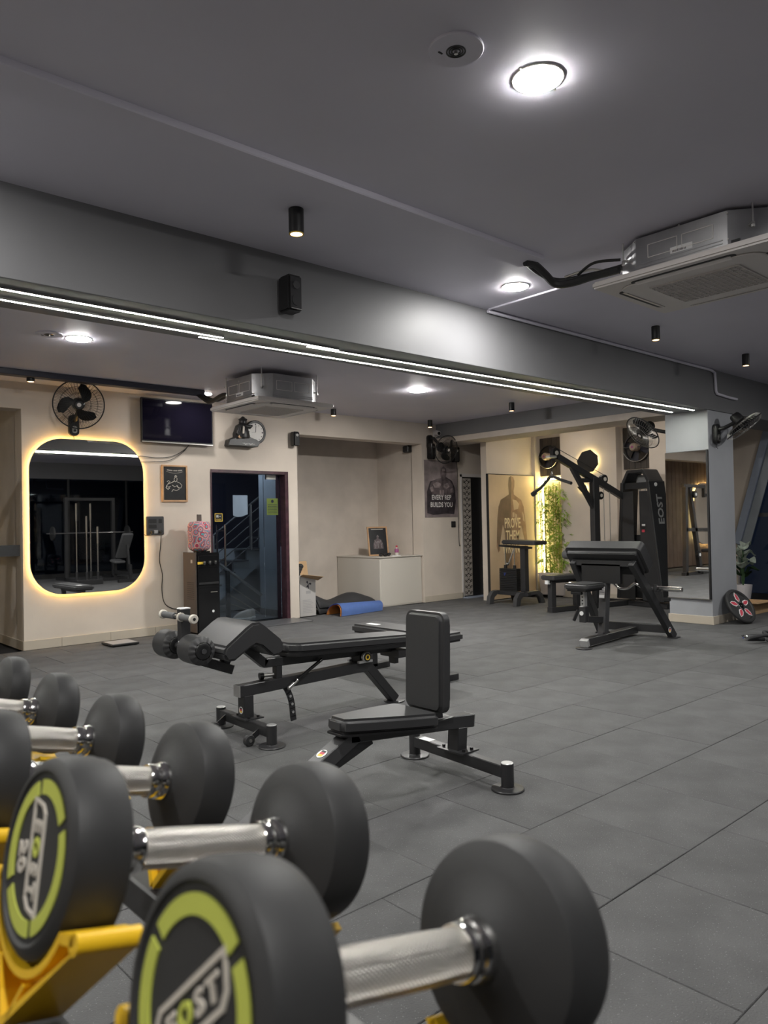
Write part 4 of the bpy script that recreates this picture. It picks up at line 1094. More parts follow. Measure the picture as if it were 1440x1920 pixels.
exhaust(6.12, 2.40, .50, .66, 'exhaust fan behind the column fan')

# bamboo planter
t = thing('bamboo_plant', 'tall artificial bamboo lit from behind in a white trough', 'plant', (10.72, 7.66, 0))
pl_ = part(MB().prism([(-.23, 0), (.23, 0), (.28, .37), (-.28, .37)], .2, wallX(XB-.01, 7.66, 0.02)), 'trough', 'pot', t, bevel=.006)
part(MB().box(10.64, 10.86, 7.38, 7.94, .37, .395), 'trough_rim', 'pot', pl_, bevel=.004)
leafmb = MB()
def leaf(p, d, L, wd):
    d = V(d).normalized(); s = d.cross(V((0, 0, 1)))
    if s.length < .1: s = V((1, 0, 0))
    s.normalize(); bmv = leafmb.bm
    a = bmv.verts.new(V(p)); m1 = bmv.verts.new(V(p)+d*L*.4+s*wd/2); m2 = bmv.verts.new(V(p)+d*L*.4-s*wd/2)
    e = bmv.verts.new(V(p)+d*L+V((0, 0, -L*.25)))
    c = bmv.verts.new(V(p)+d*L*.42+V((0, 0, wd*.25)))
    for f in ((a, m1, c), (a, c, m2), (m1, e, c), (c, e, m2)): bmv.faces.new(f)
rnd = random.Random(3)
for k in range(12):
    y0 = 7.41+.048*k+rnd.uniform(-.01, .01); x0 = 10.70+rnd.uniform(-.03, .06)
    top = 1.98-rnd.uniform(0, .25)
    lean = rnd.uniform(-.02, .02)
    part(MB().tube([(x0+lean*q/6, y0, .36+(top-.36)*q/6) for q in range(7)], .008, 6), 'stalk', 'stalk', t)
    for q in range(52):
        zz = .42+(top-.40)*rnd.random()
        b0 = V((x0+lean*zz/2, y0, zz)); a = rnd.uniform(0, 2*PI); br = rnd.uniform(.03, .13)
        b1 = b0+V((math.cos(a)*br*.6, math.sin(a)*br, rnd.uniform(-.02, .03)))
        if b1.x > 10.80: b1.x = 10.80
        for j in range(3):
            a2 = a+rnd.uniform(-.9, .9)
            leaf(b1, (math.cos(a2)*.7, math.sin(a2), rnd.uniform(-.5, .35)), rnd.uniform(.09, .15), rnd.uniform(.018, .028))
bmesh.ops.delete(leafmb.bm, geom=[v for v in leafmb.bm.verts if v.co.x > 10.845 or v.co.y > 7.97], context='VERTS')
o = part(leafmb, 'foliage', 'leaf', t, smooth=False); o['kind'] = 'stuff'
t = thing('led_strip', 'vertical glowing strip behind the bamboo', 'light strip', (10.85, 7.945, .4))
part(MB().box(10.835, 10.855, 7.935, 7.955, .40, 1.99), 'diffuser', 'yellowled', t)
part(MB().box(10.85, 10.86, 7.92, 7.97, .39, 2.0), 'channel', 'white', t)
t = thing('led_strip', 'short glowing strip across the top of the bamboo bay', 'light strip', (10.85, 7.7, 2.0))
part(MB().box(10.835, 10.855, 7.50, 7.93, 1.995, 2.012), 'diffuser', 'yellowled', t)
part(MB().box(10.85, 10.86, 7.49, 7.94, 1.985, 2.02), 'channel', 'white', t)
# backlit plain emblem plaque on the pier (kept generic)
t = thing('backlit_plaque', 'dark plain backlit plaque glowing on the far pier', 'wall plaque', (XP, 6.92, 2.0))
M = wallX(XP-.03, 6.92, 2.235)
part(MB().prism([(-.20, .02), (-.10, .16), (.06, .19), (.19, .08), (.20, -.06), (.10, -.17), (-.06, -.19), (-.17, -.10)], .012, M), 'plate', 'black', t, bevel=.003)
part(MB().prism([(-.15, .02), (-.08, .12), (.05, .15), (.15, .06), (.15, -.05), (.08, -.13), (-.05, -.15), (-.13, -.08)], .012, M @ Matrix.Translation((0, 0, -.022))), 'light', 'yellowled', t)
t = thing('backlit_plaque', 'small dark backlit tab below the larger plaque', 'wall plaque', (XP, 7.05, 1.7))
M = wallX(XP-.025, 7.03, 1.80)
part(MB().prism([(-.10, .03), (.06, .06), (.10, -.02), (-.02, -.06)], .010, M), 'plate', 'black', t, bevel=.002)
part(MB().prism([(-.07, .02), (.05, .04), (.07, -.01), (-.02, -.04)], .010, M @ Matrix.Translation((0, 0, -.02))), 'light', 'yellowled', t)

# tall mirror on the column
t = thing('tall_mirror', 'tall rectangular mirror with dark edge on the column', 'mirror', (8.945, 4.41, .31))
Mm = wallX(8.945, 4.415, 1.205) @ Matrix.Rotation(-.02, 4, 'Y')
part(MB().prism([(-.262, -.895), (.262, -.895), (.262, .895), (-.262, .895)], .012, Mm @ Matrix.Translation((0, 0, .006))), 'mirror_glass', 'mirror', t, smooth=False)
part(MB().prism([(.262, -.90), (.285, -.90), (.285, .90), (.262, .90)], .022, Mm), 'edge_strip', 'black', t)
part(MB().prism([(-.27, -.905), (.285, -.905), (.285, -.895), (-.27, -.895)], .02, Mm), 'edge_strip', 'steel', t)
part(MB().prism([(-.268, -.90), (.27, -.90), (.27, .90), (-.268, .90)], .006, Mm), 'backing', 'black', t)

# ---------------------------------------------------------------- plate, pot plant, box, ropes right of the column
t = thing('weight_plate', 'black weight plate with red and white petals leaning on the column', 'weight plate', (9.32, 4.05, 0))
ax = V((-.16, -.78, .50)).normalized()
cP = V((9.32, 3.965, .205))
Ma = ax.to_track_quat('X', 'Z').to_matrix().to_4x4(); Ma.translation = cP
part(MB().lathe([(-.022, .03), (-.022, .19), (-.018, .215), (-.008, .225), (.010, .225), (.020, .215), (.022, .19), (.012, .18), (.010, .06), (.022, .05), (.022, .03)], Ma, 48), 'disc', 'rubber', t)
part(MB().lathe([(.023, .032), (.026, .05), (.012, .052), (.0, .026), (.023, .026)], Ma, 24), 'bore_ring', 'chrome', t)
for k in range(5):
    a = k*2*PI/5+.3
    Rk = Ma @ Matrix.Rotation(a, 4, 'X')
    pts = [(0.045, 0), (.085, .034), (.14, .028), (.178, 0), (.14, -.028), (.085, -.034)]
    F = Rk @ Matrix(((0, 0, 1, .0125), (1, 0, 0, 0), (0, 1, 0, 0), (0, 0, 0, 1)))
    part(MB().prism(pts, .004, F), 'petal', 'paper', t)
    part(MB().prism([(p[0]*.86+.016, p[1]*.68) for p in pts], .0055, F), 'petal_inset', 'red', t)
for k in range(3):
    a = k*2*PI/3+.9
    Rk = Ma @ Matrix.Rotation(a, 4, 'X')
    part(MB().obox(Rk @ Matrix.Translation((.012, .185, 0)), .006, .03, .09), 'grip_slot', 'black', t, bevel=.004)

t = thing('potted_plant', 'pale leaved plant in a white pot behind the column', 'plant', (11.55, 4.86, 0))
part(MB().lathe([(0, 0), (0, .085), (.02, .09), (.25, .125), (.27, .125), (.27, .11), (.24, .10), (.24, 0)], Matrix.Translation((11.55, 4.86, .0)) @ Matrix.Rotation(-PI/2, 4, 'Y'), 28), 'pot', 'pot', t)
part(MB().cyl((11.55, 4.86, .225), (11.55, 4.86, .245), .10, n=20), 'soil', 'subfloor', t)
rl_ = random.Random(11)
def big_leaf(parent, base, tip, wd, m):
    base = V(base); tip = V(tip); d = tip-base; L = d.length; dn = d.normalized(); s = dn.cross(V((0, 0, 1))).normalized(); up = s.cross(dn)
    def f(u, v):
        ww = wd*math.sin(PI*min(1, u*.93+.04))**.8
        return base + d*u + s*(v-.5)*ww + up*(.10*L*math.sin(PI*u) + .25*ww*abs(v-.5)*2 - .02*math.sin(u*9))
    b = MB().grid(f, 8, 4); bmesh.ops.solidify(b.bm, geom=b.bm.faces[:], thickness=.002)
    part(b, 'leaf', m, parent)
for k in range(14):
    a = k*2.4; r = rl_.uniform(.16, .30); zz = .42+.035*k
    base = (11.55+.02*math.cos(a), 4.86+.02*math.sin(a), zz-.05)
    part(MB().tube([(11.55, 4.86, .24), (11.55+.02*math.cos(a), 4.86+.02*math.sin(a), (zz+.2)/2), base], .006, 5), 'stem', 'darkleaf', t)
    big_leaf(t, base, (11.55+r*math.cos(a), 4.86+r*math.sin(a), zz+rl_.uniform(-.06, .06)), .17, 'paleleaf' if k > 3 else 'darkleaf')

t = thing('open_box', 'low open kraft box on the floor behind the weight plate', 'box', (10.5, 4.25, 0))
for (x0, x1, y0, y1) in ((10.12, 10.70, 4.16, 4.168), (10.12, 10.70, 4.55, 4.558), (10.12, 10.128, 4.16, 4.558), (10.692, 10.70, 4.16, 4.558)):
    part(MB().box(x0, x1, y0, y1, 0, .15), 'side', 'kraft', t)
part(MB().box(10.12, 10.70, 4.16, 4.558, 0, .006), 'bottom', 'kraft', t)
part(MB().bar((10.12, 4.12, .155), (10.70, 4.12, .150), .09, .004), 'flap', 'kraft', t)

def strap(seed, c, label):
    r = random.Random(seed)
    pts = [V((c[0]+.22*math.cos(k*1.1+seed)+.05*r.uniform(-1, 1), c[1]+.14*math.sin(k*1.7)+.04*r.uniform(-1, 1), .03+.025*(k % 3))) for k in range(8)]
    o = finish(pipe(pts, .020, '', n=8), 'battle_rope', 'blackmat'); tag(o, label, 'rope')
strap(2, (8.10, 3.16), 'thick black cable handle heaped at the right edge of the floor')
t = thing('grip_attachment', 'black grip handle with chrome ends at the floor pile', 'handle', (8.2, 3.3, 0))
part(MB().cyl((8.03, 3.36, .035), (8.17, 3.26, .035), .022, n=14), 'grip', 'foam', t)
part(MB().cyl((8.02, 3.367, .035), (8.03, 3.36, .035), .028, n=14), 'end_cap', 'chrome', t)
part(MB().cyl((8.17, 3.26, .035), (8.185, 3.25, .035), .028, n=14), 'end_cap', 'chrome', t)
part(MB().tube([(8.02, 3.37, .035), (8.16, 3.46, .03), (8.32, 3.36, .03), (8.19, 3.25, .035)], .008, 6), 'strap', 'cable', t)
o = finish(MB().tube([(8.23+.085*math.cos(2*PI*k/28), 3.40+.07*math.sin(2*PI*k/28), .008) for k in range(28)], .007, 6, closed=True), 'elastic_band', 'blueband'); tag(o, 'blue looped band lying on the floor at right edge', 'band')

# ---------------------------------------------------------------- dumbbells and rack (foreground)
TH = 0.24
DZ = 0.998; DX = 0.345
G = 0.179
def dumbbell(R, L, label, y, roll, num, z=DZ, x=DX, lettered=True):
    t = thing('dumbbell', label, 'dumbbell', (x, y, z), group='round rubber dumbbells on the rack', local=True)
    t.rotation_euler = (roll, TH, 0)
    part(MB().lathe([(-.064, .0172), (-.03, .0178), (0, .0180), (.03, .0178), (.064, .0172)], Matrix(), 40), 'handle', 'knurl', t,
         uv=lambda c: (math.atan2(c.z, c.y)/(2*PI)*4.5, c.x*40))
    for s in (-1, 1):
        Ms = Matrix.Diagonal((s, 1, 1, 1))
        part(MB().lathe([(.063, .0165), (.063, .0195), (.065, .0205), (.072, .0205), (.073, .0192), (.0755, .0192), (.0765, .0215), (.083, .0235), (.0865, .0235), (.0895, .022)], Ms, 36), 'collar', 'chrome', t)
        g = G/2
        hd = part(MB().lathe([(g-.003, .021), (g-.002, .027), (g+.001, .031), (g+.007, R*.70), (g+.012, R*.90), (g+.0145, R*.955), (g+.018, R*.975), (g+.024, R*.985), (g+.028, R), (g+L-.014, R), (g+L-.005, R*.965), (g+L-.001, R*.90), (g+L, R*.84), (g+L-.0025, R*.805), (g+L-.0025, 0)], Ms, 64), 'head', 'rubber', t)
        F = frame((s*(g+L-.0025), 0, 0), (0, s, 0), (0, 0, 1))
        for (a0, a1) in ((22, 95), (95, 202), (202, 275), (275, 382)):
            n = 16
            d = 4.2
            out = [(.75*R*math.cos(math.radians(a0+d+90+(a1-a0-2*d)*k/n)), .75*R*math.sin(math.radians(a0+d+90+(a1-a0-2*d)*k/n))) for k in range(n+1)]
            inn = [(.60*R*math.cos(math.radians(a0+d+90+(a1-a0-2*d)*k/n)), .60*R*math.sin(math.radians(a0+d+90+(a1-a0-2*d)*k/n))) for k in range(n, -1, -1)]
            part(MB().prism(out+inn, .0012, F), 'ring_segment', 'lime', hd)
        if lettered and s < 0:
            w2, h2, sk = .53*R, .175*R, .0
            o_ = [(-w2, -h2*1.0), (w2*.86, -h2), (w2*1.0, -h2*.5), (w2, h2), (-w2*.86, h2), (-w2, h2*.5)]
            i_ = [(p[0]*.925, p[1]*.74) for p in o_]
            # parallelogram-like badge outline
            part(ring_strip([(p[0]+.35*p[1], p[1]) for p in o_], [(p[0]+.35*p[1], p[1]) for p in i_], 0, .0014, F), 'badge_outline', 'logo', hd)
            part(text_mb('E', .20*R*1.1, .0014, bold=.0007, xs=1.2, M=F @ Matrix.Translation((-.30*R, -.008*R, .0007)), shear=.15), 'letter', 'logo', hd, smooth=False)
            part(text_mb('O', .20*R*1.1, .0014, bold=.0008, xs=1.1, M=F @ Matrix.Translation((-.09*R, -.008*R, .0007)), shear=.15), 'letter', 'lime', hd, smooth=False)
            part(text_mb('S', .20*R*1.1, .0014, bold=.0007, xs=1.2, M=F @ Matrix.Translation((.12*R, -.008*R, .0007)), shear=.15), 'letter', 'logo', hd, smooth=False)
            part(text_mb('T', .20*R*1.1, .0014, bold=.0007, xs=1.2, M=F @ Matrix.Translation((.31*R, -.008*R, .0007)), shear=.15), 'letter', 'logo', hd, smooth=False)
            part(text_mb(num, .27*R, .0014, bold=.001, xs=1.15, M=F @ Matrix.Translation((0, -.37*R, .0007)), space=1.05), 'weight_mark', 'logo', hd, smooth=False)
    return t
# seen from -X the face x axis is -Y ; roll turns the print
dumbbell(.078, .066, 'nearest round rubber dumbbell with upright lime and cream badge', .386, -.80, '22.5')
dumbbell(.0785, .064, 'second nearest rubber dumbbell with its badge turned upright', .656, PI/2-.3, '20')
dumbbell(.076, .062, 'third rubber dumbbell along the rack', .912, .9, '17.5')
dumbbell(.073, .058, 'fourth rubber dumbbell along the rack', 1.165, 2.2, '15')
dumbbell(.071, .055, 'fifth rubber dumbbell along the rack', 1.425, .2, '12.5')
dumbbell(.069, .052, 'sixth rubber dumbbell along the rack at the left edge', 1.69, 1.4, '10')
LZ, LX = .50, .16
dumbbell(.070, .052, 'rubber dumbbell on the lower tier below the second dumbbell', .62, .3, '10', z=LZ, x=LX)
dumbbell(.068, .050, 'rubber dumbbell on the lower tier below the third dumbbell', .89, 1.3, '7.5', z=LZ, x=LX)

rk = thing('dumbbell_rack', 'black dumbbell rack with yellow plastic saddles', 'dumbbell rack', (DX, 1.0, 0))
RT = Matrix.Rotation(TH, 4, 'Y')
def saddle_mesh(R, low=False):
    me_parts = MB(); n = 14; wx = .050
    r0, r1 = R+.003, R+.009
    a0, a1 = (math.radians(238), math.radians(302)) if low else (math.radians(203), math.radians(328))
    F = Matrix(((0, 0, 1, -wx/2), (1, 0, 0, 0), (0, 1, 0, 0), (0, 0, 0, 1)))   # poly (y,z) extruded along x
    arc = [(r0*math.cos(a0+(a1-a0)*k/n), r0*math.sin(a0+(a1-a0)*k/n)) for k in range(n+1)]
    arc += [(r1*math.cos(a0+(a1-a0)*k/n), r1*math.sin(a0+(a1-a0)*k/n)) for k in range(n, -1, -1)]
    me_parts.prism(arc, wx, F)
    bz = -R*1.0-.052
    for s in (-1, 1):
        if low:
            me_parts.prism([(s*r0*math.cos(a1), r0*math.sin(a1)), (s*(r0*math.cos(a1)+.008), r0*math.sin(a1)-.004), (s*.004, bz), (0, bz+.008)], wx, F)
            continue
        ae = math.radians(328 if s > 0 else 337)
        ty, tz = (R*.86+.013, -R*.54) if s > 0 else (s*(R*.92+.030), -R*.36-.004)
        iy, iz = s*r1*math.cos(ae), r1*math.sin(ae)
        me_parts.prism([(iy-s*.004, iz+.003), (ty, tz+.008), (ty, tz), (iy, iz-.004)], wx, F)
        me_parts.tube([(-wx/2, ty, tz+.002), (wx/2, ty, tz+.002)], .008, 12)
        me_parts.prism([(ty+s*.006, tz), (ty-s*.001, tz-.004), (s*.0, bz+.009), (0, bz)], wx, F)
        me_parts.prism([(s*.028, -R-.008), (s*.032, -R-.008), (s*.012, bz+.012), (s*.008, bz+.012)], wx*.8, F)
    bmesh.ops.recalc_face_normals(me_parts.bm, faces=me_parts.bm.faces)
    me = bpy.data.meshes.new('saddle'); me_parts.bm.to_mesh(me); me_parts.bm.free(); me.materials.append(MATS['yellow'])
    me.polygons.foreach_set('use_smooth', [True]*len(me.polygons)); me.set_sharp_from_angle(angle=.6)
    return me
sm = saddle_mesh(.078); sm_low = saddle_mesh(.078, True)
def tier(cx, cz, ys):
    for y in ys:
        for s in (-1, 1):
            o = bpy.data.objects.new('saddle', sm if s < 0 else sm_low); COL.objects.link(o); o.parent = rk
            p = V((cx, y, cz)) + RT @ V((s*(G/2+.036), 0, 0))
            o.location = p - root_off(rk); o.rotation_euler = (0, TH, 0)
    for s in (-1, 1):
        p = V((cx, 0, cz)) + RT @ V((s*(G/2+.03), 0, -.150))
        part(MB().bar((p.x, .02, p.z), (p.x, 2.3, p.z), .05, .036, up=RT @ V((0, 0, 1))), 'rail', 'powder', rk, bevel=.003)
    for y in (.22, 1.25, 2.2):
        a = V((cx, y, cz)) + RT @ V((-.19, 0, -.185)); b = V((cx, y, cz)) + RT @ V((.19, 0, -.185))
        part(MB().bar(a, b, .05, .035), 'crossbar', 'powder', rk, bevel=.003)
tier(DX, DZ, (.386, .656, .912, 1.165, 1.425, 1.69))
tier(LX, LZ, (.62, .89, 1.165, 1.425))
for y in (.22, 2.2):
    part(MB().bar((.10, y, .03), (.36, y, .86), .06, .06, up=(0, 1, 0)), 'upright', 'powder', rk, bevel=.004)
    part(MB().bar((-.10, y, .03), (.50, y, .03), .06, .06), 'foot', 'powder', rk, bevel=.004)

# ---------------------------------------------------------------- gym equipment helpers
def pad_xy(poly, M, th, bev=.016, seg=3):
    return MB().prism(poly, th, M), bev, seg
def add_pad(poly, M, th, name, parent, bev=.016, seg=3, m='vinyl'):
    return part(MB().prism(poly, th, M), name, m, parent, bevel=bev, seg=seg)
def badge(parent, M, r=.024):
    """round sticker with the striped emblem"""
    Ml = M @ Matrix.Rotation(-PI/2, 4, 'Y')
    st = part(MB().lathe([(0, r), (.0012, r), (.0012, 0)], Ml, 28), 'badge', 'paper', parent)
    for (y0, y1, c) in ((.35, .75, 'black'), (-.15, .35, 'red'), (-.65, -.15, 'gold')):
        part(MB().prism([(-.55*r, y0*r), (.55*r, y0*r), (.55*r, y1*r), (-.55*r, y1*r)], .0016, M), 'badge_stripe', c, st)
def footpost(parent, x, y, h=.13, r=.031, rd=.080):
    part(MB().cyl((x, y, .012), (x, y, h-.004), r, n=28), 'foot_post', 'powder', parent)
    part(MB().cyl((x, y, h-.006), (x, y, h), r*.96, n=28), 'post_cap', 'silverplate', parent, bevel=.002)
    part(MB().lathe([(0, 0), (0, rd), (.006, rd), (.010, rd*.96), (.013, rd*.45), (.015, rd*.43), (.015, 0)], Matrix.Translation((x, y, 0)) @ Matrix.Rotation(-PI/2, 4, 'Y'), 40), 'foot_disc', 'powder', parent)
def bolt(parent, p, r=.009, h=.014):
    part(MB().cyl(p, V(p)+V((0, 0, h)), r, n=6), 'bolt', 'black', parent)

# ---- utility bench (upright back)
ub = thing('utility_bench', 'upright black utility bench with a tall backrest, nearest bench', 'bench', (2.6, 2.70, 0))
yc = 2.70
part(MB().bar((2.16, yc, .338), (2.995, yc, .253), .075, .066), 'main_tube', 'powder', ub, bevel=.004)
part(MB().bar((2.995, yc, .253), (2.998, yc, .2527), .074, .065), 'end_cap', 'silverplate', ub)
lg = part(MB().bar((2.205, yc, .335), (1.56, yc, .022), .075, .066), 'front_leg', 'powderlite', ub, bevel=.004)
badge(lg, frame((2.02, yc, .283), (0, -1, 0), (.9, 0, .436)), .026)
part(MB().bar((2.30, yc, .295), (2.06, yc, .215), .03, .05), 'gusset', 'powder', ub)
part(MB().box(1.50, 1.62, yc-.055, yc+.055, 0, .012), 'front_foot', 'powder', ub, bevel=.004)
part(MB().bar((2.895, yc, .115), (2.905, yc, .235), .07, .078, up=(0, 1, 0)), 'rear_post', 'powder', ub, bevel=.004)
part(MB().bar((2.872, 2.33, .085), (2.930, 3.06, .085), .050, .060), 'cross_tube', 'powder', ub, bevel=.004)
part(MB().box(2.835, 2.965, yc-.09, yc+.09, .114, .122), 'mount_plate', 'powder', ub)
part(MB().box(2.893, 2.94, 2.90, 2.98, .1152, .1168), 'sticker', 'paper', ub)
for (dx, dy) in ((-.03, -.07), (.03, -.07), (-.03, .07), (.03, .07)):
    bolt(ub, (2.90+dx, yc+dy, .12))
footpost(ub, 2.874, 2.352); footpost(ub, 2.927, 3.05)
part(MB().box(2.63, 2.83, yc-.045, yc+.045, .296, .304), 'seat_plate', 'powder', ub)
part(MB().bar((2.745, yc, .29), (2.735, yc, .40), .06, .05, up=(0, 1, 0)), 'back_post', 'powder', ub, bevel=.004)
Mb_ = frame((2.668, yc, .605), (0, -1, 0), (.03, 0, 1)) 
add_pad(rrect(.272, .495, .045, 6), Mb_ @ Matrix.Translation((0, 0, -.062)), .078, 'backrest', ub, bev=.020)
add_pad(rrect(.22, .44, .04, 6), Mb_ @ Matrix.Translation((0, 0, -.074)), .014, 'back_board', ub, bev=.002, m='black')
seat_poly = [(2.09, -.055), (2.12, -.072), (2.40, -.135), (2.58, -.165), (2.615, -.15), (2.62, 0), (2.615, .15), (2.58, .165), (2.40, .135), (2.12, .072), (2.09, .055)]
Ms_ = Matrix.Translation((0, yc, 0)) @ frame((2.09, 0, .358), (1, 0, -.09), (0, 1, 0)) @ Matrix.Translation((-2.09, 0, 0))
add_pad(seat_poly, Ms_, .070, 'seat', ub, bev=.018)
add_pad([(p[0], p[1]*.93) for p in seat_poly], Ms_ @ Matrix.Translation((0, 0, -.008)), .012, 'seat_board', ub, bev=.002, m='black')

# ---- decline bench with leg rollers
db = thing('decline_bench', 'long black decline bench with foam leg rollers and knee pad', 'bench', (2.9, 4.08, 0))
yc = 4.08
part(MB().bar((2.415, yc, .285), (3.47, yc, .300), .075, .070), 'main_tube', 'powder', db, bevel=.004)
part(MB().bar((2.411, yc, .285), (2.415, yc, .285), .074, .069), 'end_cap', 'silverplate', db)
part(MB().bar((3.44, yc, .315), (3.715, yc, .02), .07, .065), 'rear_leg', 'powder', db, bevel=.004)
part(MB().lathe([(0, 0), (0, .075), (.008, .075), (.011, .05), (.011, 0)], Matrix.Translation((3.72, yc, 0)) @ Matrix.Rotation(-PI/2, 4, 'Y'), 32), 'rear_foot', 'powder', db)
fp = part(MB().bar((2.475, yc, .10), (2.475, yc, .255), .07, .075, up=(0, 1, 0)), 'front_post', 'powder', db, bevel=.004)
badge(fp, frame((2.437, yc-.005, .165), (0, -1, 0), (0, 0, 1)), .022)
part(MB().bar((2.478, 4.39, .085), (2.458, 3.76, .085), .050, .060), 'cross_tube', 'powder', db, bevel=.004)
part(MB().box(2.42, 2.55, yc-.085, yc+.085, .112, .120), 'mount_plate', 'powder', db)
for (dx, dy) in ((-.03, -.065), (.035, -.065), (-.03, .065), (.035, .065)):
    bolt(db, (2.485+dx, yc+dy, .118))
footpost(db, 2.459, 3.773); footpost(db, 2.476, 4.39)
for yw in (3.88, 4.29):
    part(MB().bar((2.46, yw, .085), (2.375, yw, .036), .008, .034), 'wheel_bracket', 'powder', db)
    part(MB().cyl((2.37, yw-.016, .034), (2.37, yw+.016, .034), .034, n=22), 'wheel', 'rubber', db, bevel=.005)
    part(MB().cyl((2.37, yw-.022, .034), (2.37, yw+.022, .034), .010, n=10), 'axle', 'steel', db)
# pad and under frame
pp = [(2.73, -.075), (2.80, -.135), (3.80, -.135), (3.835, -.10), (3.835, .10), (3.80, .135), (2.80, .135), (2.73, .075)]
Mp_ = frame((2.73, yc, .482), (1, 0, -.055), (0, 1, 0)) @ Matrix.Translation((-2.73, 0, 0))
add_pad(pp, Mp_, .068, 'back_pad', db, bev=.018)
add_pad([(2.73+(p[0]-2.73)*.985+.005, p[1]*.92) for p in pp], Mp_ @ Matrix.Translation((0, 0, -.022)), .024, 'pad_board', db, bev=.003, m='black')
part(MB().bar((2.60, yc, .432), (3.72, yc, .395), .055, .055), 'pad_frame', 'powder', db, bevel=.003)
part(MB().bar((2.615, yc, .425), (2.47, yc, .545), .055, .055), 'pad_arm', 'powder', db, bevel=.003)
part(MB().box(3.68, 3.76, yc-.10, yc+.10, .33, .385), 'rear_bracket', 'powder', db)
part(MB().box(3.70, 3.74, yc-.03, yc+.03, .28, .335), 'rear_stop', 'powder', db)
# pivot bearings
for s in (-1, 1):
    part(MB().cyl((3.40, yc+s*.055, .372), (3.40, yc+s*.080, .372), .036, n=26), 'bearing', 'silverplate', db, bevel=.003)
    part(MB().box(3.34, 3.46, yc+s*.055-.012, yc+s*.055+.012, .332, .348), 'bearing_foot', 'silverplate', db)
    part(MB().cyl((3.40, yc+s*.081, .372), (3.40, yc+s*.085, .372), .030, n=26), 'bearing_cover', 'black', db)
    part(MB().lathe([(0, .020), (.002, .020), (.002, .012), (0, .012)], Matrix.Translation((3.40, yc+s*.085, .372)) @ Matrix.Rotation(s*PI/2, 4, 'Z'), 24), 'bearing_ring', 'gold', db)
part(MB().box(3.36, 3.44, yc-.045, yc+.045, .33, .41), 'pivot_block', 'black', db)
# gas strut, adjuster arc, pop pin
gs = part(MB().cyl((2.80, yc-.052, .285), (3.03, yc-.052, .405), .011, n=12), 'gas_strut', 'blackgloss', db)
part(MB().cyl((2.765, yc-.052, .258), (2.83, yc-.052, .30), .012, n=12), 'strut_end', 'steel', gs)
part(MB().sph((2.765, yc-.05, .256), .014, 10), 'strut_ball', 'steel', gs)
arc = [V((2.73+.02*math.sin(k*.4)+.010*k, yc-.02, .30-.026*k)) for k in range(11)]
ab = MB()
for a, b in zip(arc, arc[1:]):
    ab.bar(a, b+(b-a)*.15, .010, .040)
aj = part(ab, 'adjuster_arc', 'powder', db)
for k in (4, 6, 8):
    part(MB().cyl(arc[k]+V((.0, -.006, 0)), arc[k]+V((0, -.008, 0)), .009, n=12), 'adjuster_hole', 'silverplate', aj)
part(MB().bar((2.71, yc, .30), (2.71, yc, .42), .045, .05, up=(0, 1, 0)), 'adjuster_post', 'powder', db, bevel=.003)
kn = part(MB().cyl((2.70, yc+.01, .345), (2.60, yc+.03, .345), .012, n=12), 'pop_pin', 'steel', db)
part(MB().cyl((2.62, yc+.026, .345), (2.595, yc+.031, .345), .022, n=16), 'pin_knob', 'black', kn)
# knee hump pad (inverted V)
prof = [(2.20, .555), (2.215, .60), (2.36, .70), (2.40, .722), (2.45, .722), (2.49, .695), (2.60, .605), (2.625, .56), (2.60, .515), (2.54, .505), (2.46, .575), (2.42, .59), (2.38, .575), (2.28, .515), (2.23, .515)]
part(MB().prism(prof, .43, frame((0, 4.29, 0), (1, 0, 0), (0, 0, 1))), 'knee_pad', 'vinyl', db, bevel=.014, seg=2)
part(MB().bar((2.41, yc, .625), (2.33, yc, .470), .05, .05), 'knee_post', 'powder', db, bevel=.003)
part(MB().bar((2.07, yc-.02, .545), (2.36, yc-.02, .430), .06, .055), 'roller_arm', 'powder', db, bevel=.003)
part(MB().bar((2.358, yc-.02, .431), (2.362, yc-.02, .4295), .059, .054), 'end_cap', 'powderlite', db)
# foam rollers with gathered ends
def roller(y0, y1, x, z, r, parent):
    def f(u, v):
        a = 2*PI*v
        k = 1.0
        e = min(u, 1-u)
        if e < .12: k = .62+.38*math.sin(PI/2*e/.12)
        rr = r*k*(1+.016*math.cos(a*13+1.2*math.sin(a*3))*(1 if e < .11 else 0))
        return V((x+rr*math.cos(a), y0+(y1-y0)*(.0+u)+(.003*math.cos(a*13) if e < .08 else 0), z+rr*math.sin(a)))
    ro = part(MB().grid(f, 18, 66), 'foam_roller', 'vinyl', parent)
    for (ye, s) in ((y0, -1), (y1, 1)):
        part(MB().lathe([(0, r*.60), (.008, r*.55), (.012, r*.42), (.008, r*.2), (.008, 0)], Matrix.Translation((x, ye-s*.004, z)) @ Matrix.Rotation(s*PI/2, 4, 'Z'), 28), 'roller_cap', 'black', ro)
        part(MB().cyl((x, ye+s*.006, z), (x, ye+s*.012, z), .016, n=6), 'roller_bolt', 'powderlite', ro)
roller(3.865, 4.045, 2.075, .597, .083, db)
roller(4.185, 4.365, 2.075, .597, .083, db)
part(MB().cyl((2.075, 3.87, .597), (2.075, 4.36, .597), .02, n=14), 'roller_axle', 'powder', db)
part(MB().box(2.04, 2.10, 4.06, 4.10, .60, .635), 'axle_label', 'paper', db)
part(MB().bar((2.085, 4.115, .53), (2.085, 4.115, .820), .060, .052, up=(0, 1, 0)), 'handle_post', 'powder', db, bevel=.003)
part(MB().bar((2.085, 4.115, .818), (2.085, 4.115, .824), .061, .053, up=(0, 1, 0)), 'post_cap', 'paper', db)
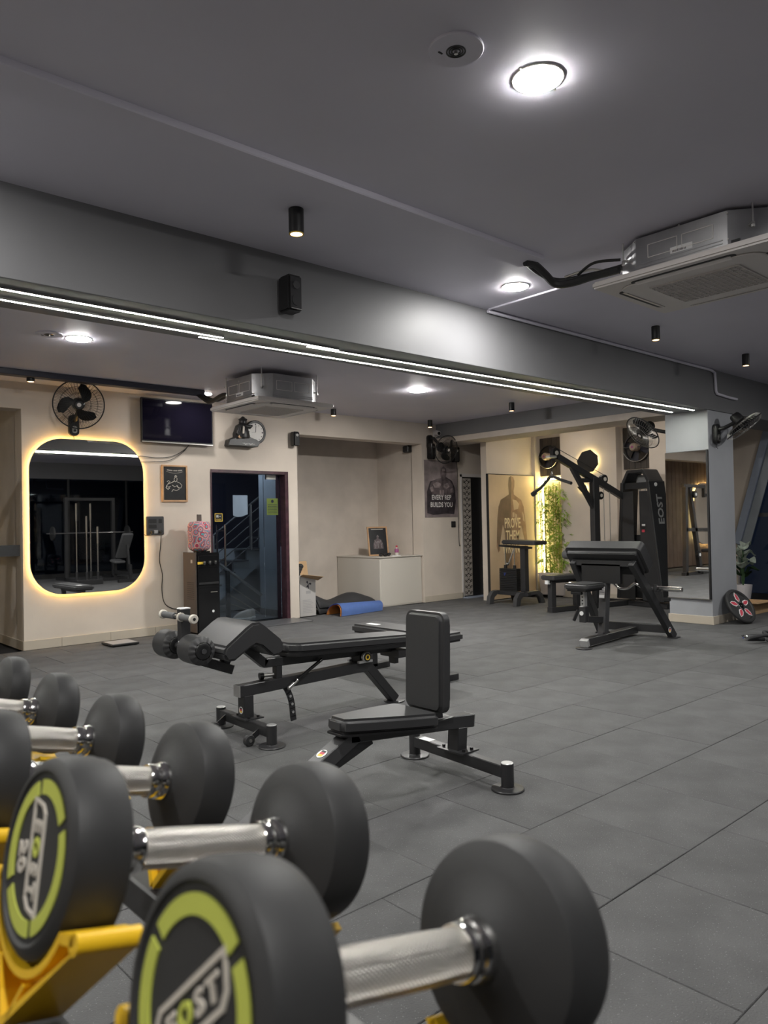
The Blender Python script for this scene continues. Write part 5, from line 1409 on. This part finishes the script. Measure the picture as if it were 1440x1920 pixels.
for (y0, y1) in ((3.94, 4.075), (4.155, 4.30)):
    hg = part(MB().cyl((2.05, y0, .775), (2.05, y1, .775), .019, n=18), 'hand_grip', 'foam', db)
    ye = y0 if y0 < 4 else y1
    s = -1 if y0 < 4 else 1
    part(MB().cyl((2.05, ye, .775), (2.05, ye+s*.022, .775), .027, n=20), 'grip_end', 'offwhite', hg, bevel=.004)
    part(MB().cyl((2.05, ye+s*.0225, .775), (2.05, ye+s*.0235, .775), .009, n=12), 'grip_bore', 'black', hg)
part(MB().cyl((2.05, 4.075, .775), (2.05, 4.088, .775), .026, n=20), 'grip_collar', 'offwhite', db)
part(MB().cyl((2.05, 3.96, .775), (2.05, 4.28, .775), .012, n=12), 'handle_bar', 'steel', db)

# ---- flat bench behind
fb = thing('flat_bench', 'low flat black bench standing behind the decline bench', 'bench', (4.35, 4.75, 0))
add_pad(rrect(.30, 1.1, .04, 4, 4.42, 4.70), Matrix.Translation((0, 0, .33)), .075, 'pad', fb, bev=.02)
part(MB().bar((4.42, 4.22, .31), (4.42, 5.18, .31), .06, .05), 'spine', 'powder', fb, bevel=.003)
for y in (5.12, 4.28):
    part(MB().bar((4.42, y, .02), (4.42, y, .30), .06, .06, up=(0, 1, 0)), 'leg', 'powder', fb, bevel=.003)
    part(MB().bar((4.24, y, .025), (4.60, y, .025), .06, .05), 'foot', 'powder', fb, bevel=.003)
part(MB().box(4.36, 4.42, 5.0, 5.14, .4055, .4068), 'pale_strip', 'paper', fb)  # thin pale strip on top of the pad near its end

# ---- preacher curl bench
pb = thing('preacher_bench', 'black preacher curl bench with a sloped arm pad and seat', 'bench', (7.1, 4.42, 0))
part(MB().bar((6.56, 4.33, .062), (7.68, 4.43, .062), .085, .075), 'base_tube', 'powder', pb, bevel=.004)
part(MB().bar((6.52, 4.325, .048), (6.565, 4.33, .062), .085, .075), 'front_cap', 'silverplate', pb, bevel=.003)
part(MB().prism(rrect(.16, .15, .06, 6, 6.53, 4.325), .012, Matrix()), 'front_foot', 'powder', pb, bevel=.003)
part(MB().bar((7.60, 4.79, .09), (7.745, 4.06, .09), .065, .085), 'cross_tube', 'powder', pb, bevel=.004)
for (p0, p1) in (((7.755, 4.02, .01), (7.02, 4.06, .845)), ((7.60, 4.80, .01), (7.02, 4.76, .845))):
    l_ = part(MB().bar(p0, p1, .065, .085), 'side_leg', 'powder', pb, bevel=.004)
    part(MB().prism(rrect(.15, .12, .05, 5, p0[0]+.01, p0[1]), .012, Matrix()), 'foot_plate', 'powder', pb, bevel=.003)
badge(pb, frame((7.63, 3.99, .10), (1, 0, -.1), (.1, 0, 1)), .03)
ps = part(MB().bar((6.995, 4.40, .09), (7.12, 4.42, .87), .080, .085, up=(0, 1, 0)), 'centre_post', 'powderlite', pb, bevel=.004)
Fp = frame((7.03, 4.41, .62), (0, -1, 0), (.16, 0, 1))
lb = part(MB().prism([(-.032, -.16), (.032, -.16), (.032, .19), (-.032, .19)], .001, Fp @ Matrix.Translation((0, 0, .004))), 'instruction_label', 'acgrey', ps)
part(MB().prism([(-.03, -.155), (.03, -.155), (.03, -.125), (-.03, -.125)], .0016, Fp @ Matrix.Translation((0, 0, .004))), 'label_band', 'paper', lb)
part(MB().prism([(-.03, .10), (.03, .10), (.03, .12), (-.03, .12)], .0016, Fp @ Matrix.Translation((0, 0, .004))), 'label_band', 'red', lb)
for k in range(8):
    part(MB().prism([(-.026, -.10+k*.022), (.026-.008*(k % 2), -.10+k*.022), (.026-.008*(k % 2), -.092+k*.022), (-.026, -.092+k*.022)], .0014, Fp @ Matrix.Translation((0, 0, .004))), 'label_line', 'stairdark', lb)
for dx in (-.05, .05):
    bolt(pb, (6.995+dx, 4.36, .10)); bolt(pb, (6.995+dx, 4.45, .10))
# arm pad
Mq = frame((7.06, 4.42, .945), (0, -1, 0), (-.62, 0, .78))        # local y up-slope toward the sitter
add_pad(rrect(.90, .34, .05, 5, 0, -.10), Mq @ Matrix.Translation((0, 0, -.135)), .185, 'arm_pad', pb, bev=.036, seg=4)
add_pad(rrect(.84, .28, .03, 4, 0, -.11), Mq @ Matrix.Translation((0, 0, .045)), .02, 'pad_board', pb, bev=.003, m='black')
part(MB().bar((7.05, 4.06, .83), (7.05, 4.76, .83), .06, .06), 'pad_beam', 'powder', pb, bevel=.003)
part(MB().box(7.02, 7.06, 4.20, 4.66, .62, .82), 'shin_board', 'black', pb)
# seat
add_pad(rrect(.36, .30, .05, 5, 6.75, 4.45), Matrix.Translation((0, 0, .580)), .060, 'seat', pb, bev=.016)
part(MB().box(6.60, 6.90, 4.34, 4.56, .560, .582), 'seat_board', 'black', pb)
part(MB().bar((6.73, 4.45, .30), (6.73, 4.45, .57), .05, .05, up=(0, 1, 0)), 'seat_post', 'silverplate', pb, bevel=.002)
for k in range(4):
    part(MB().box(6.703, 6.706, 4.442, 4.458, .42+k*.035, .432+k*.035), 'height_mark', 'black', pb)
hs = part(MB().bar((6.73, 4.45, .235), (6.73, 4.45, .400), .075, .075, up=(0, 1, 0)), 'seat_sleeve', 'powder', pb, bevel=.004)
part(MB().cyl((6.688, 4.45, .33), (6.680, 4.45, .33), .022, n=18), 'sleeve_badge', 'paper', hs)
part(MB().bar((6.70, 4.50, .36), (6.66, 4.53, .25), .02, .03), 'release_lever', 'black', hs)
part(MB().bar((6.75, 4.44, .265), (7.02, 4.41, .235), .06, .065), 'seat_arm', 'powder', pb, bevel=.003)
part(MB().cyl((6.62, 4.52, .545), (6.62, 4.40, .545), .018, n=12), 'adjust_knob', 'black', pb)
# bar hooks
for (x, y) in ((7.36, 4.00), (7.36, 4.82)):
    part(MB().bar((x, y, .53), (x+.12, y, .53), .05, .012), 'bar_hook', 'powder', pb)
    part(MB().bar((x-.0, y, .525), (x-.0, y, .60), .05, .012, up=(0, 1, 0)), 'hook_lip', 'powder', pb)
part(MB().bar((7.48, 3.97, .44), (7.48, 3.90, .44), .03, .03), 'lower_peg', 'powder', pb)
# curl bar
ez = thing('curl_bar', 'chrome zigzag curl bar resting on the preacher bench hooks', 'barbell', (7.43, 4.4, .53))
zz_ = [(4.05, 0), (4.18, 0), (4.27, .035), (4.36, -.02), (4.46, -.02), (4.55, .035), (4.64, 0), (4.78, 0)]
part(pipe([(7.43+.0*dz, y, .556+dz) for (y, dz) in zz_], .013, '', n=12), 'shaft', 'chrome', ez)
for (y0, y1) in ((4.02, 3.74), (4.82, 5.10)):
    part(MB().cyl((7.43, y0, .556), (7.43, y1, .556), .025, n=20), 'sleeve', 'chrome', ez, bevel=.002)
    part(MB().cyl((7.43, y0-.01, .556), (7.43, y0+.012, .556), .036, n=20), 'sleeve_collar', 'chrome', ez, bevel=.003)

# ---- lat pulldown machine, local frame along its axis
lt = thing('lat_pulldown_machine', 'tall black lat pulldown machine with weight tower and boom', 'gym machine', (8.76, 6.35, 0), -.21, local=True)
part(MB().bar((0, 0, .04), (2.0, 0, .04), .10, .07), 'floor_tube', 'powder', lt, bevel=.004)
part(MB().bar((1.55, -.75, .04), (1.55, .35, .04), .09, .07), 'tower_foot', 'powder', lt, bevel=.004)
for x in (.05, .52):
    part(MB().bar((x, 0, .03), (x, 0, .44), .085, .085, up=(0, 1, 0)), 'seat_leg', 'powder', lt, bevel=.004)
part(MB().prism(rrect(.14, .13, .03, 4, .05, 0), .010, Matrix()), 'foot_plate', 'powder', lt)
add_pad(rrect(.60, .27, .03, 4, .26, 0), Matrix.Translation((0, 0, .455)), .065, 'seat', lt, bev=.012)
part(MB().bar((-.02, 0, .43), (.55, 0, .43), .07, .04), 'seat_rail', 'powder', lt)
part(MB().box(-.05, .0, -.03, .03, .40, .45), 'seat_end_label', 'paper', lt)
part(MB().bar((.915, 0, .05), (.915, 0, 1.90), .11, .095, up=(0, 1, 0)), 'mast', 'powder', lt, bevel=.004)
part(MB().bar((.20, 0, 2.19), (1.50, 0, 1.62), .07, .09), 'boom', 'powder', lt, bevel=.004)
part(MB().bar((.46, 0, 2.08), (.90, 0, 1.45), .06, .07), 'brace', 'powder', lt, bevel=.003)
part(MB().bar((.62, .0, 1.86), (.92, .0, 1.86), .05, .06), 'gusset', 'powder', lt)
for (x, z_, r) in ((.17, 2.24, .075), (1.10, 1.88, .07), (1.02, 1.64, .06), (.92, 1.02, .06)):
    pu = part(MB().cyl((x, -.03, z_), (x, .03, z_), r, n=28), 'pulley', 'black', lt, bevel=.006)
    part(MB().cyl((x, -.034, z_), (x, -.038, z_), r*.42, n=18), 'pulley_hub', 'offwhite', pu)
part(MB().box(.03, .16, -.04, .04, 2.17, 2.20), 'pulley_guard', 'silverplate', lt)
part(MB().cyl((.10, 0, 2.16), (.10, 0, 1.90), .005, n=6), 'cable', 'cable', lt)
part(MB().cyl((.20, 0, 2.31), (1.1, 0, 1.95), .005, n=6), 'cable', 'cable', lt)
for dx in (1.10, 1.22):
    part(MB().cyl((dx, 0, 1.80), (dx, 0, .95), .006, n=6), 'cable', 'steel', lt)
hb = part(MB().tube([(.08, .34, 1.70), (.09, .22, 1.76), (.10, .04, 1.90), (.10, -.04, 1.90), (.09, -.22, 1.84), (.08, -.40, 1.79)], .022, 10), 'pull_bar', 'powder', lt)
part(MB().cyl((.08, .335, 1.695), (.08, .39, 1.67), .036, n=14), 'bar_end', 'powder', hb)
part(MB().tube([(.10, 0, 1.90), (.10, .015, 1.94), (.10, 0, 1.98), (.10, -.015, 1.94)], .006, 6, closed=True), 'snap_hook', 'steel', hb)
part(MB().cyl((.62, -.32, .78), (.62, .34, .78), .065, n=22), 'thigh_roller', 'foam', lt, bevel=.012)
part(MB().bar((.62, 0, .78), (.90, 0, .70), .05, .05), 'roller_arm', 'powder', lt)
# tower
tw = MB()
tw_front = 1.46
def lerp(a, b, u): return a+(b-a)*u
yl0, yl1 = .10, -.02     # left edge bottom / top
yr0, yr1 = -.72, -.50
ztop, zb = 1.99, .10
for (y0, y1) in ((yl0, yl1), (yr0, yr1)):
    part(MB().bar((tw_front+.16, y0, zb), (tw_front+.16, y1, ztop-.16), .05, .34, up=(1, 0, 0)), 'tower_upright', 'powder', lt, bevel=.006)
part(MB().bar((tw_front+.16, yl1, ztop-.17), (tw_front+.16, yl1-.10, ztop), .05, .30, up=(1, 0, 0)), 'tower_shoulder', 'powder', lt, bevel=.006)
part(MB().bar((tw_front+.16, yr1, ztop-.17), (tw_front+.16, yr1+.10, ztop), .05, .30, up=(1, 0, 0)), 'tower_shoulder', 'powder', lt, bevel=.006)
part(MB().box(tw_front+.01, tw_front+.31, yr1+.09, yl1-.09, ztop-.03, ztop+.02), 'tower_top', 'powder', lt, bevel=.006)
part(MB().box(tw_front+.04, tw_front+.28, yr1-.01, yl1+.01, ztop-.26, ztop-.17), 'tower_band', 'powder', lt)
part(MB().box(tw_front+.24, tw_front+.26, yr1+.06, yl1-.06, ztop-.16, ztop-.05), 'tower_sign', 'silverplate', lt)
Ft = frame((tw_front, 0, 0), (0, -1, 0), (0, 0, 1))
for (a, b) in ((-yl0, .22), (.36, -yr0)):
    pl = [(a if a < .2 else a+.0, zb), (b, zb), (lerp(b, .25, .2) if a < .2 else b-.20, ztop-.30), (a+.10 if a < .2 else a-.02, ztop-.30)]
    part(MB().prism(pl, .02, Ft @ Matrix.Translation((0, 0, -.02))), 'shroud', 'blackgloss' if False else 'powder', lt, bevel=.003)
part(MB().box(tw_front+.06, tw_front+.20, -.42, -.18, .12, 1.05), 'weight_stack', 'black', lt)
for k in range(2):
    part(MB().cyl((tw_front+.12, -.25-.1*k, 1.0), (tw_front+.12, -.25-.1*k, 1.72), .012, n=10), 'guide_rod', 'steel', lt)
part(MB().prism([(.38, 1.18), (.44, 1.18), (.44, 1.21), (.38, 1.21)], .002, Ft @ Matrix.Translation((0, 0, .001))), 'tower_label', 'paper', lt)
part(MB().prism([(.38, 1.09), (.43, 1.09), (.43, 1.13), (.38, 1.13)], .002, Ft @ Matrix.Translation((0, 0, .001))), 'tower_label', 'red', lt)
Fs = frame((tw_front+.16, lerp(yr0, yr1, .68)-.027, 1.32), (.0, .11, 1), (-1, 0, 0))
part(text_mb('EOST', .16, .002, bold=.004, xs=1.15, M=Fs @ Matrix.Translation((.10, 0, .001))), 'lettering', 'silverplate', lt, smooth=False)
part(MB().cyl((tw_front+.12, lerp(yr0, yr1, .93)-.026, 1.78), (tw_front+.12, lerp(yr0, yr1, .93)-.032, 1.78), .028, n=18), 'tower_badge', 'paper', lt)

# ---- calf / arm machine with weight stack by the sepia poster
cm = thing('stack_machine', 'low black weight stack machine with a tilted pad before the sepia poster', 'gym machine', (9.4, 7.4, 0))
for yy in (7.72, 7.20):
    ft = MB().prism([(-.0, 0), (.10, 0), (.13, .10), (.20, .145), (.52, .145), (.60, .09), (.64, 0), (.74, 0), (.66, .15), (.58, .20), (.10, .20), (.02, .12)], .07, frame((9.05, yy+.035, 0), (1, 0, 0), (0, 0, 1)))
    part(ft, 'arched_foot', 'powderlite', cm, bevel=.004)
part(MB().bar((9.30, 7.80, .17), (9.30, 7.10, .17), .08, .06), 'base_beam', 'powder', cm, bevel=.003)
for k in range(13):
    part(MB().box(9.32, 9.44, 7.36, 7.70, .20+.027*k, .224+.027*k), 'stack_plate', 'black', cm, bevel=.002)
part(MB().tube([(9.315, 7.60, .48), (9.30, 7.58, .44), (9.31, 7.56, .48)], .004, 5, closed=True), 'selector_lanyard', 'blueband', cm)
for y in (7.44, 7.62):
    part(MB().cyl((9.38, y, .55), (9.38, y, .90), .009, n=10), 'guide_rod', 'chrome', cm)
    part(MB().cyl((9.38, y, .55), (9.38, y, .60), .026, n=14), 'rod_bush', 'black', cm)
part(MB().cyl((9.36, 7.55, .60), (9.40, 7.45, .88), .013, n=12), 'lift_arm', 'chrome', cm)
part(MB().sph((9.36, 7.56, .62), .03, 10), 'lift_joint', 'chrome', cm)
part(MB().bar((9.42, 7.28, .17), (9.42, 7.28, .90), .10, .09, up=(0, 1, 0)), 'post', 'powder', cm, bevel=.004)
part(MB().bar((9.40, 7.72, .905), (9.42, 7.16, .87), .12, .03), 'top_plate', 'powder', cm, bevel=.003)
add_pad(rrect(.34, .66, .05, 5), frame((9.42, 7.28, .925), (1, 0, 0), (0, 1, .02)), .065, 'top_pad', cm, bev=.014)

# ---------------------------------------------------------------- things met only in the mirrors
bh = thing('bar_holder', 'upright holder with chrome bars near the glazed front', 'bar holder', (6.6, -.6, 0))
part(MB().box(6.3, 6.9, -.85, -.35, 0, .12), 'base', 'powder', bh, bevel=.01)
for (x, y, h) in ((6.42, -.7, 1.9), (6.58, -.5, 1.6), (6.75, -.7, 1.9), (6.82, -.45, 1.35)):
    part(MB().cyl((x, y, .1), (x, y, h), .014, n=12), 'bar', 'chrome', bh)
    part(MB().cyl((x, y, h-.4), (x, y, h), .024, n=14), 'bar_sleeve', 'chrome', bh)
    part(MB().cyl((x, y, .1), (x, y, .3), .03, n=14), 'socket', 'powder', bh)
ib = thing('incline_bench', 'grey incline bench near the glazed front', 'bench', (7.6, -.9, 0))
add_pad(rrect(.28, .75, .04, 4), frame((7.6, -.75, .85), (1, 0, 0), (0, .6, .8)), .06, 'backrest', ib, m='foam')
add_pad(rrect(.28, .36, .04, 4), frame((7.6, -1.2, .45), (1, 0, 0), (0, 1, -.1)), .06, 'seat', ib, m='foam')
part(MB().bar((7.6, -1.4, .2), (7.6, -.4, .2), .07, .07), 'frame_tube', 'powder', ib)
for y in (-1.35, -.45):
    part(MB().bar((7.3, y, .04), (7.9, y, .04), .07, .07), 'foot', 'powder', ib)
    part(MB().bar((7.6, y, .05), (7.6, y, .42), .06, .06, up=(0, 1, 0)), 'leg', 'powder', ib)
part(MB().bar((7.6, -.5, .2), (7.6, -.6, .9), .05, .05), 'back_support', 'powder', ib)
sr = thing('squat_rack', 'black squat rack with a chrome barbell by the glazed front', 'rack', (7.2, -2.2, 0))
for x in (6.7, 7.9):
    part(MB().bar((x, -2.2, 0), (x, -2.2, 2.1), .08, .08, up=(0, 1, 0)), 'upright', 'powder', sr)
    part(MB().bar((x, -2.9, .04), (x, -1.6, .04), .08, .07), 'foot', 'powder', sr)
part(MB().bar((6.7, -2.2, 2.06), (7.9, -2.2, 2.06), .07, .07), 'top_bar', 'powder', sr)
br_ = thing('barbell', 'long chrome barbell racked across the squat rack', 'barbell', (7.3, -2.1, 1.2))
part(MB().cyl((6.2, -2.13, 1.2), (8.4, -2.13, 1.2), .014, n=12), 'shaft', 'chrome', br_)
for x in (6.35, 8.25):
    part(MB().cyl((x-.02, -2.13, 1.2), (x+.02, -2.13, 1.2), .17, n=28), 'plate', 'rubber', br_)
fm = thing('press_machine', 'black press machine with hanging arms in the far left bay', 'gym machine', (1.2, 8.3, 0))
part(MB().bar((1.90, 8.3, 0), (1.84, 8.3, 2.0), .10, .09, up=(0, 1, 0)), 'front_post', 'powder', fm, bevel=.004)
part(MB().bar((1.25, 8.3, 0), (1.66, 8.3, 1.95), .10, .09, up=(0, 1, 0)), 'rear_post', 'powder', fm, bevel=.004)
part(MB().bar((1.95, 8.3, 2.0), (1.0, 8.3, 1.98), .08, .07), 'top_beam', 'powder', fm, bevel=.003)
part(MB().bar((1.05, 8.3, 1.80), (.30, 8.3, 1.76), .07, .06), 'arm_beam', 'powder', fm, bevel=.003)
part(MB().bar((1.02, 8.3, 1.74), (1.02, 8.3, 2.02), .06, .06, up=(0, 1, 0)), 'arm_bracket', 'powder', fm)
part(MB().bar((1.90, 8.3, 1.02), (.20, 8.3, .98), .09, .08), 'cross_beam', 'powder', fm, bevel=.003)
part(MB().tube([(.42, 8.3, 1.72), (.70, 8.25, 1.45), (.66, 8.25, 1.25), (.45, 8.25, 1.02)], .03, 8), 'press_arm', 'powder', fm)
part(MB().bar((2.0, 8.3, .04), (.2, 8.3, .04), .09, .07), 'floor_tube', 'powder', fm)
for (x, z_) in ((1.56, 1.80), (1.45, .45), (1.40, .12)):
    pu = part(MB().cyl((x, 8.2, z_), (x, 8.26, z_), .08, n=20), 'pulley', 'black', fm)
    part(MB().cyl((x, 8.19, z_), (x, 8.195, z_), .035, n=14), 'pulley_hub', 'paper', pu)
part(MB().box(.35, .85, 8.1, 8.5, .48, .55), 'seat', 'vinyl', fm, bevel=.02)
part(MB().bar((.6, 8.3, .05), (.6, 8.3, .48), .08, .08, up=(0, 1, 0)), 'seat_post', 'powder', fm)
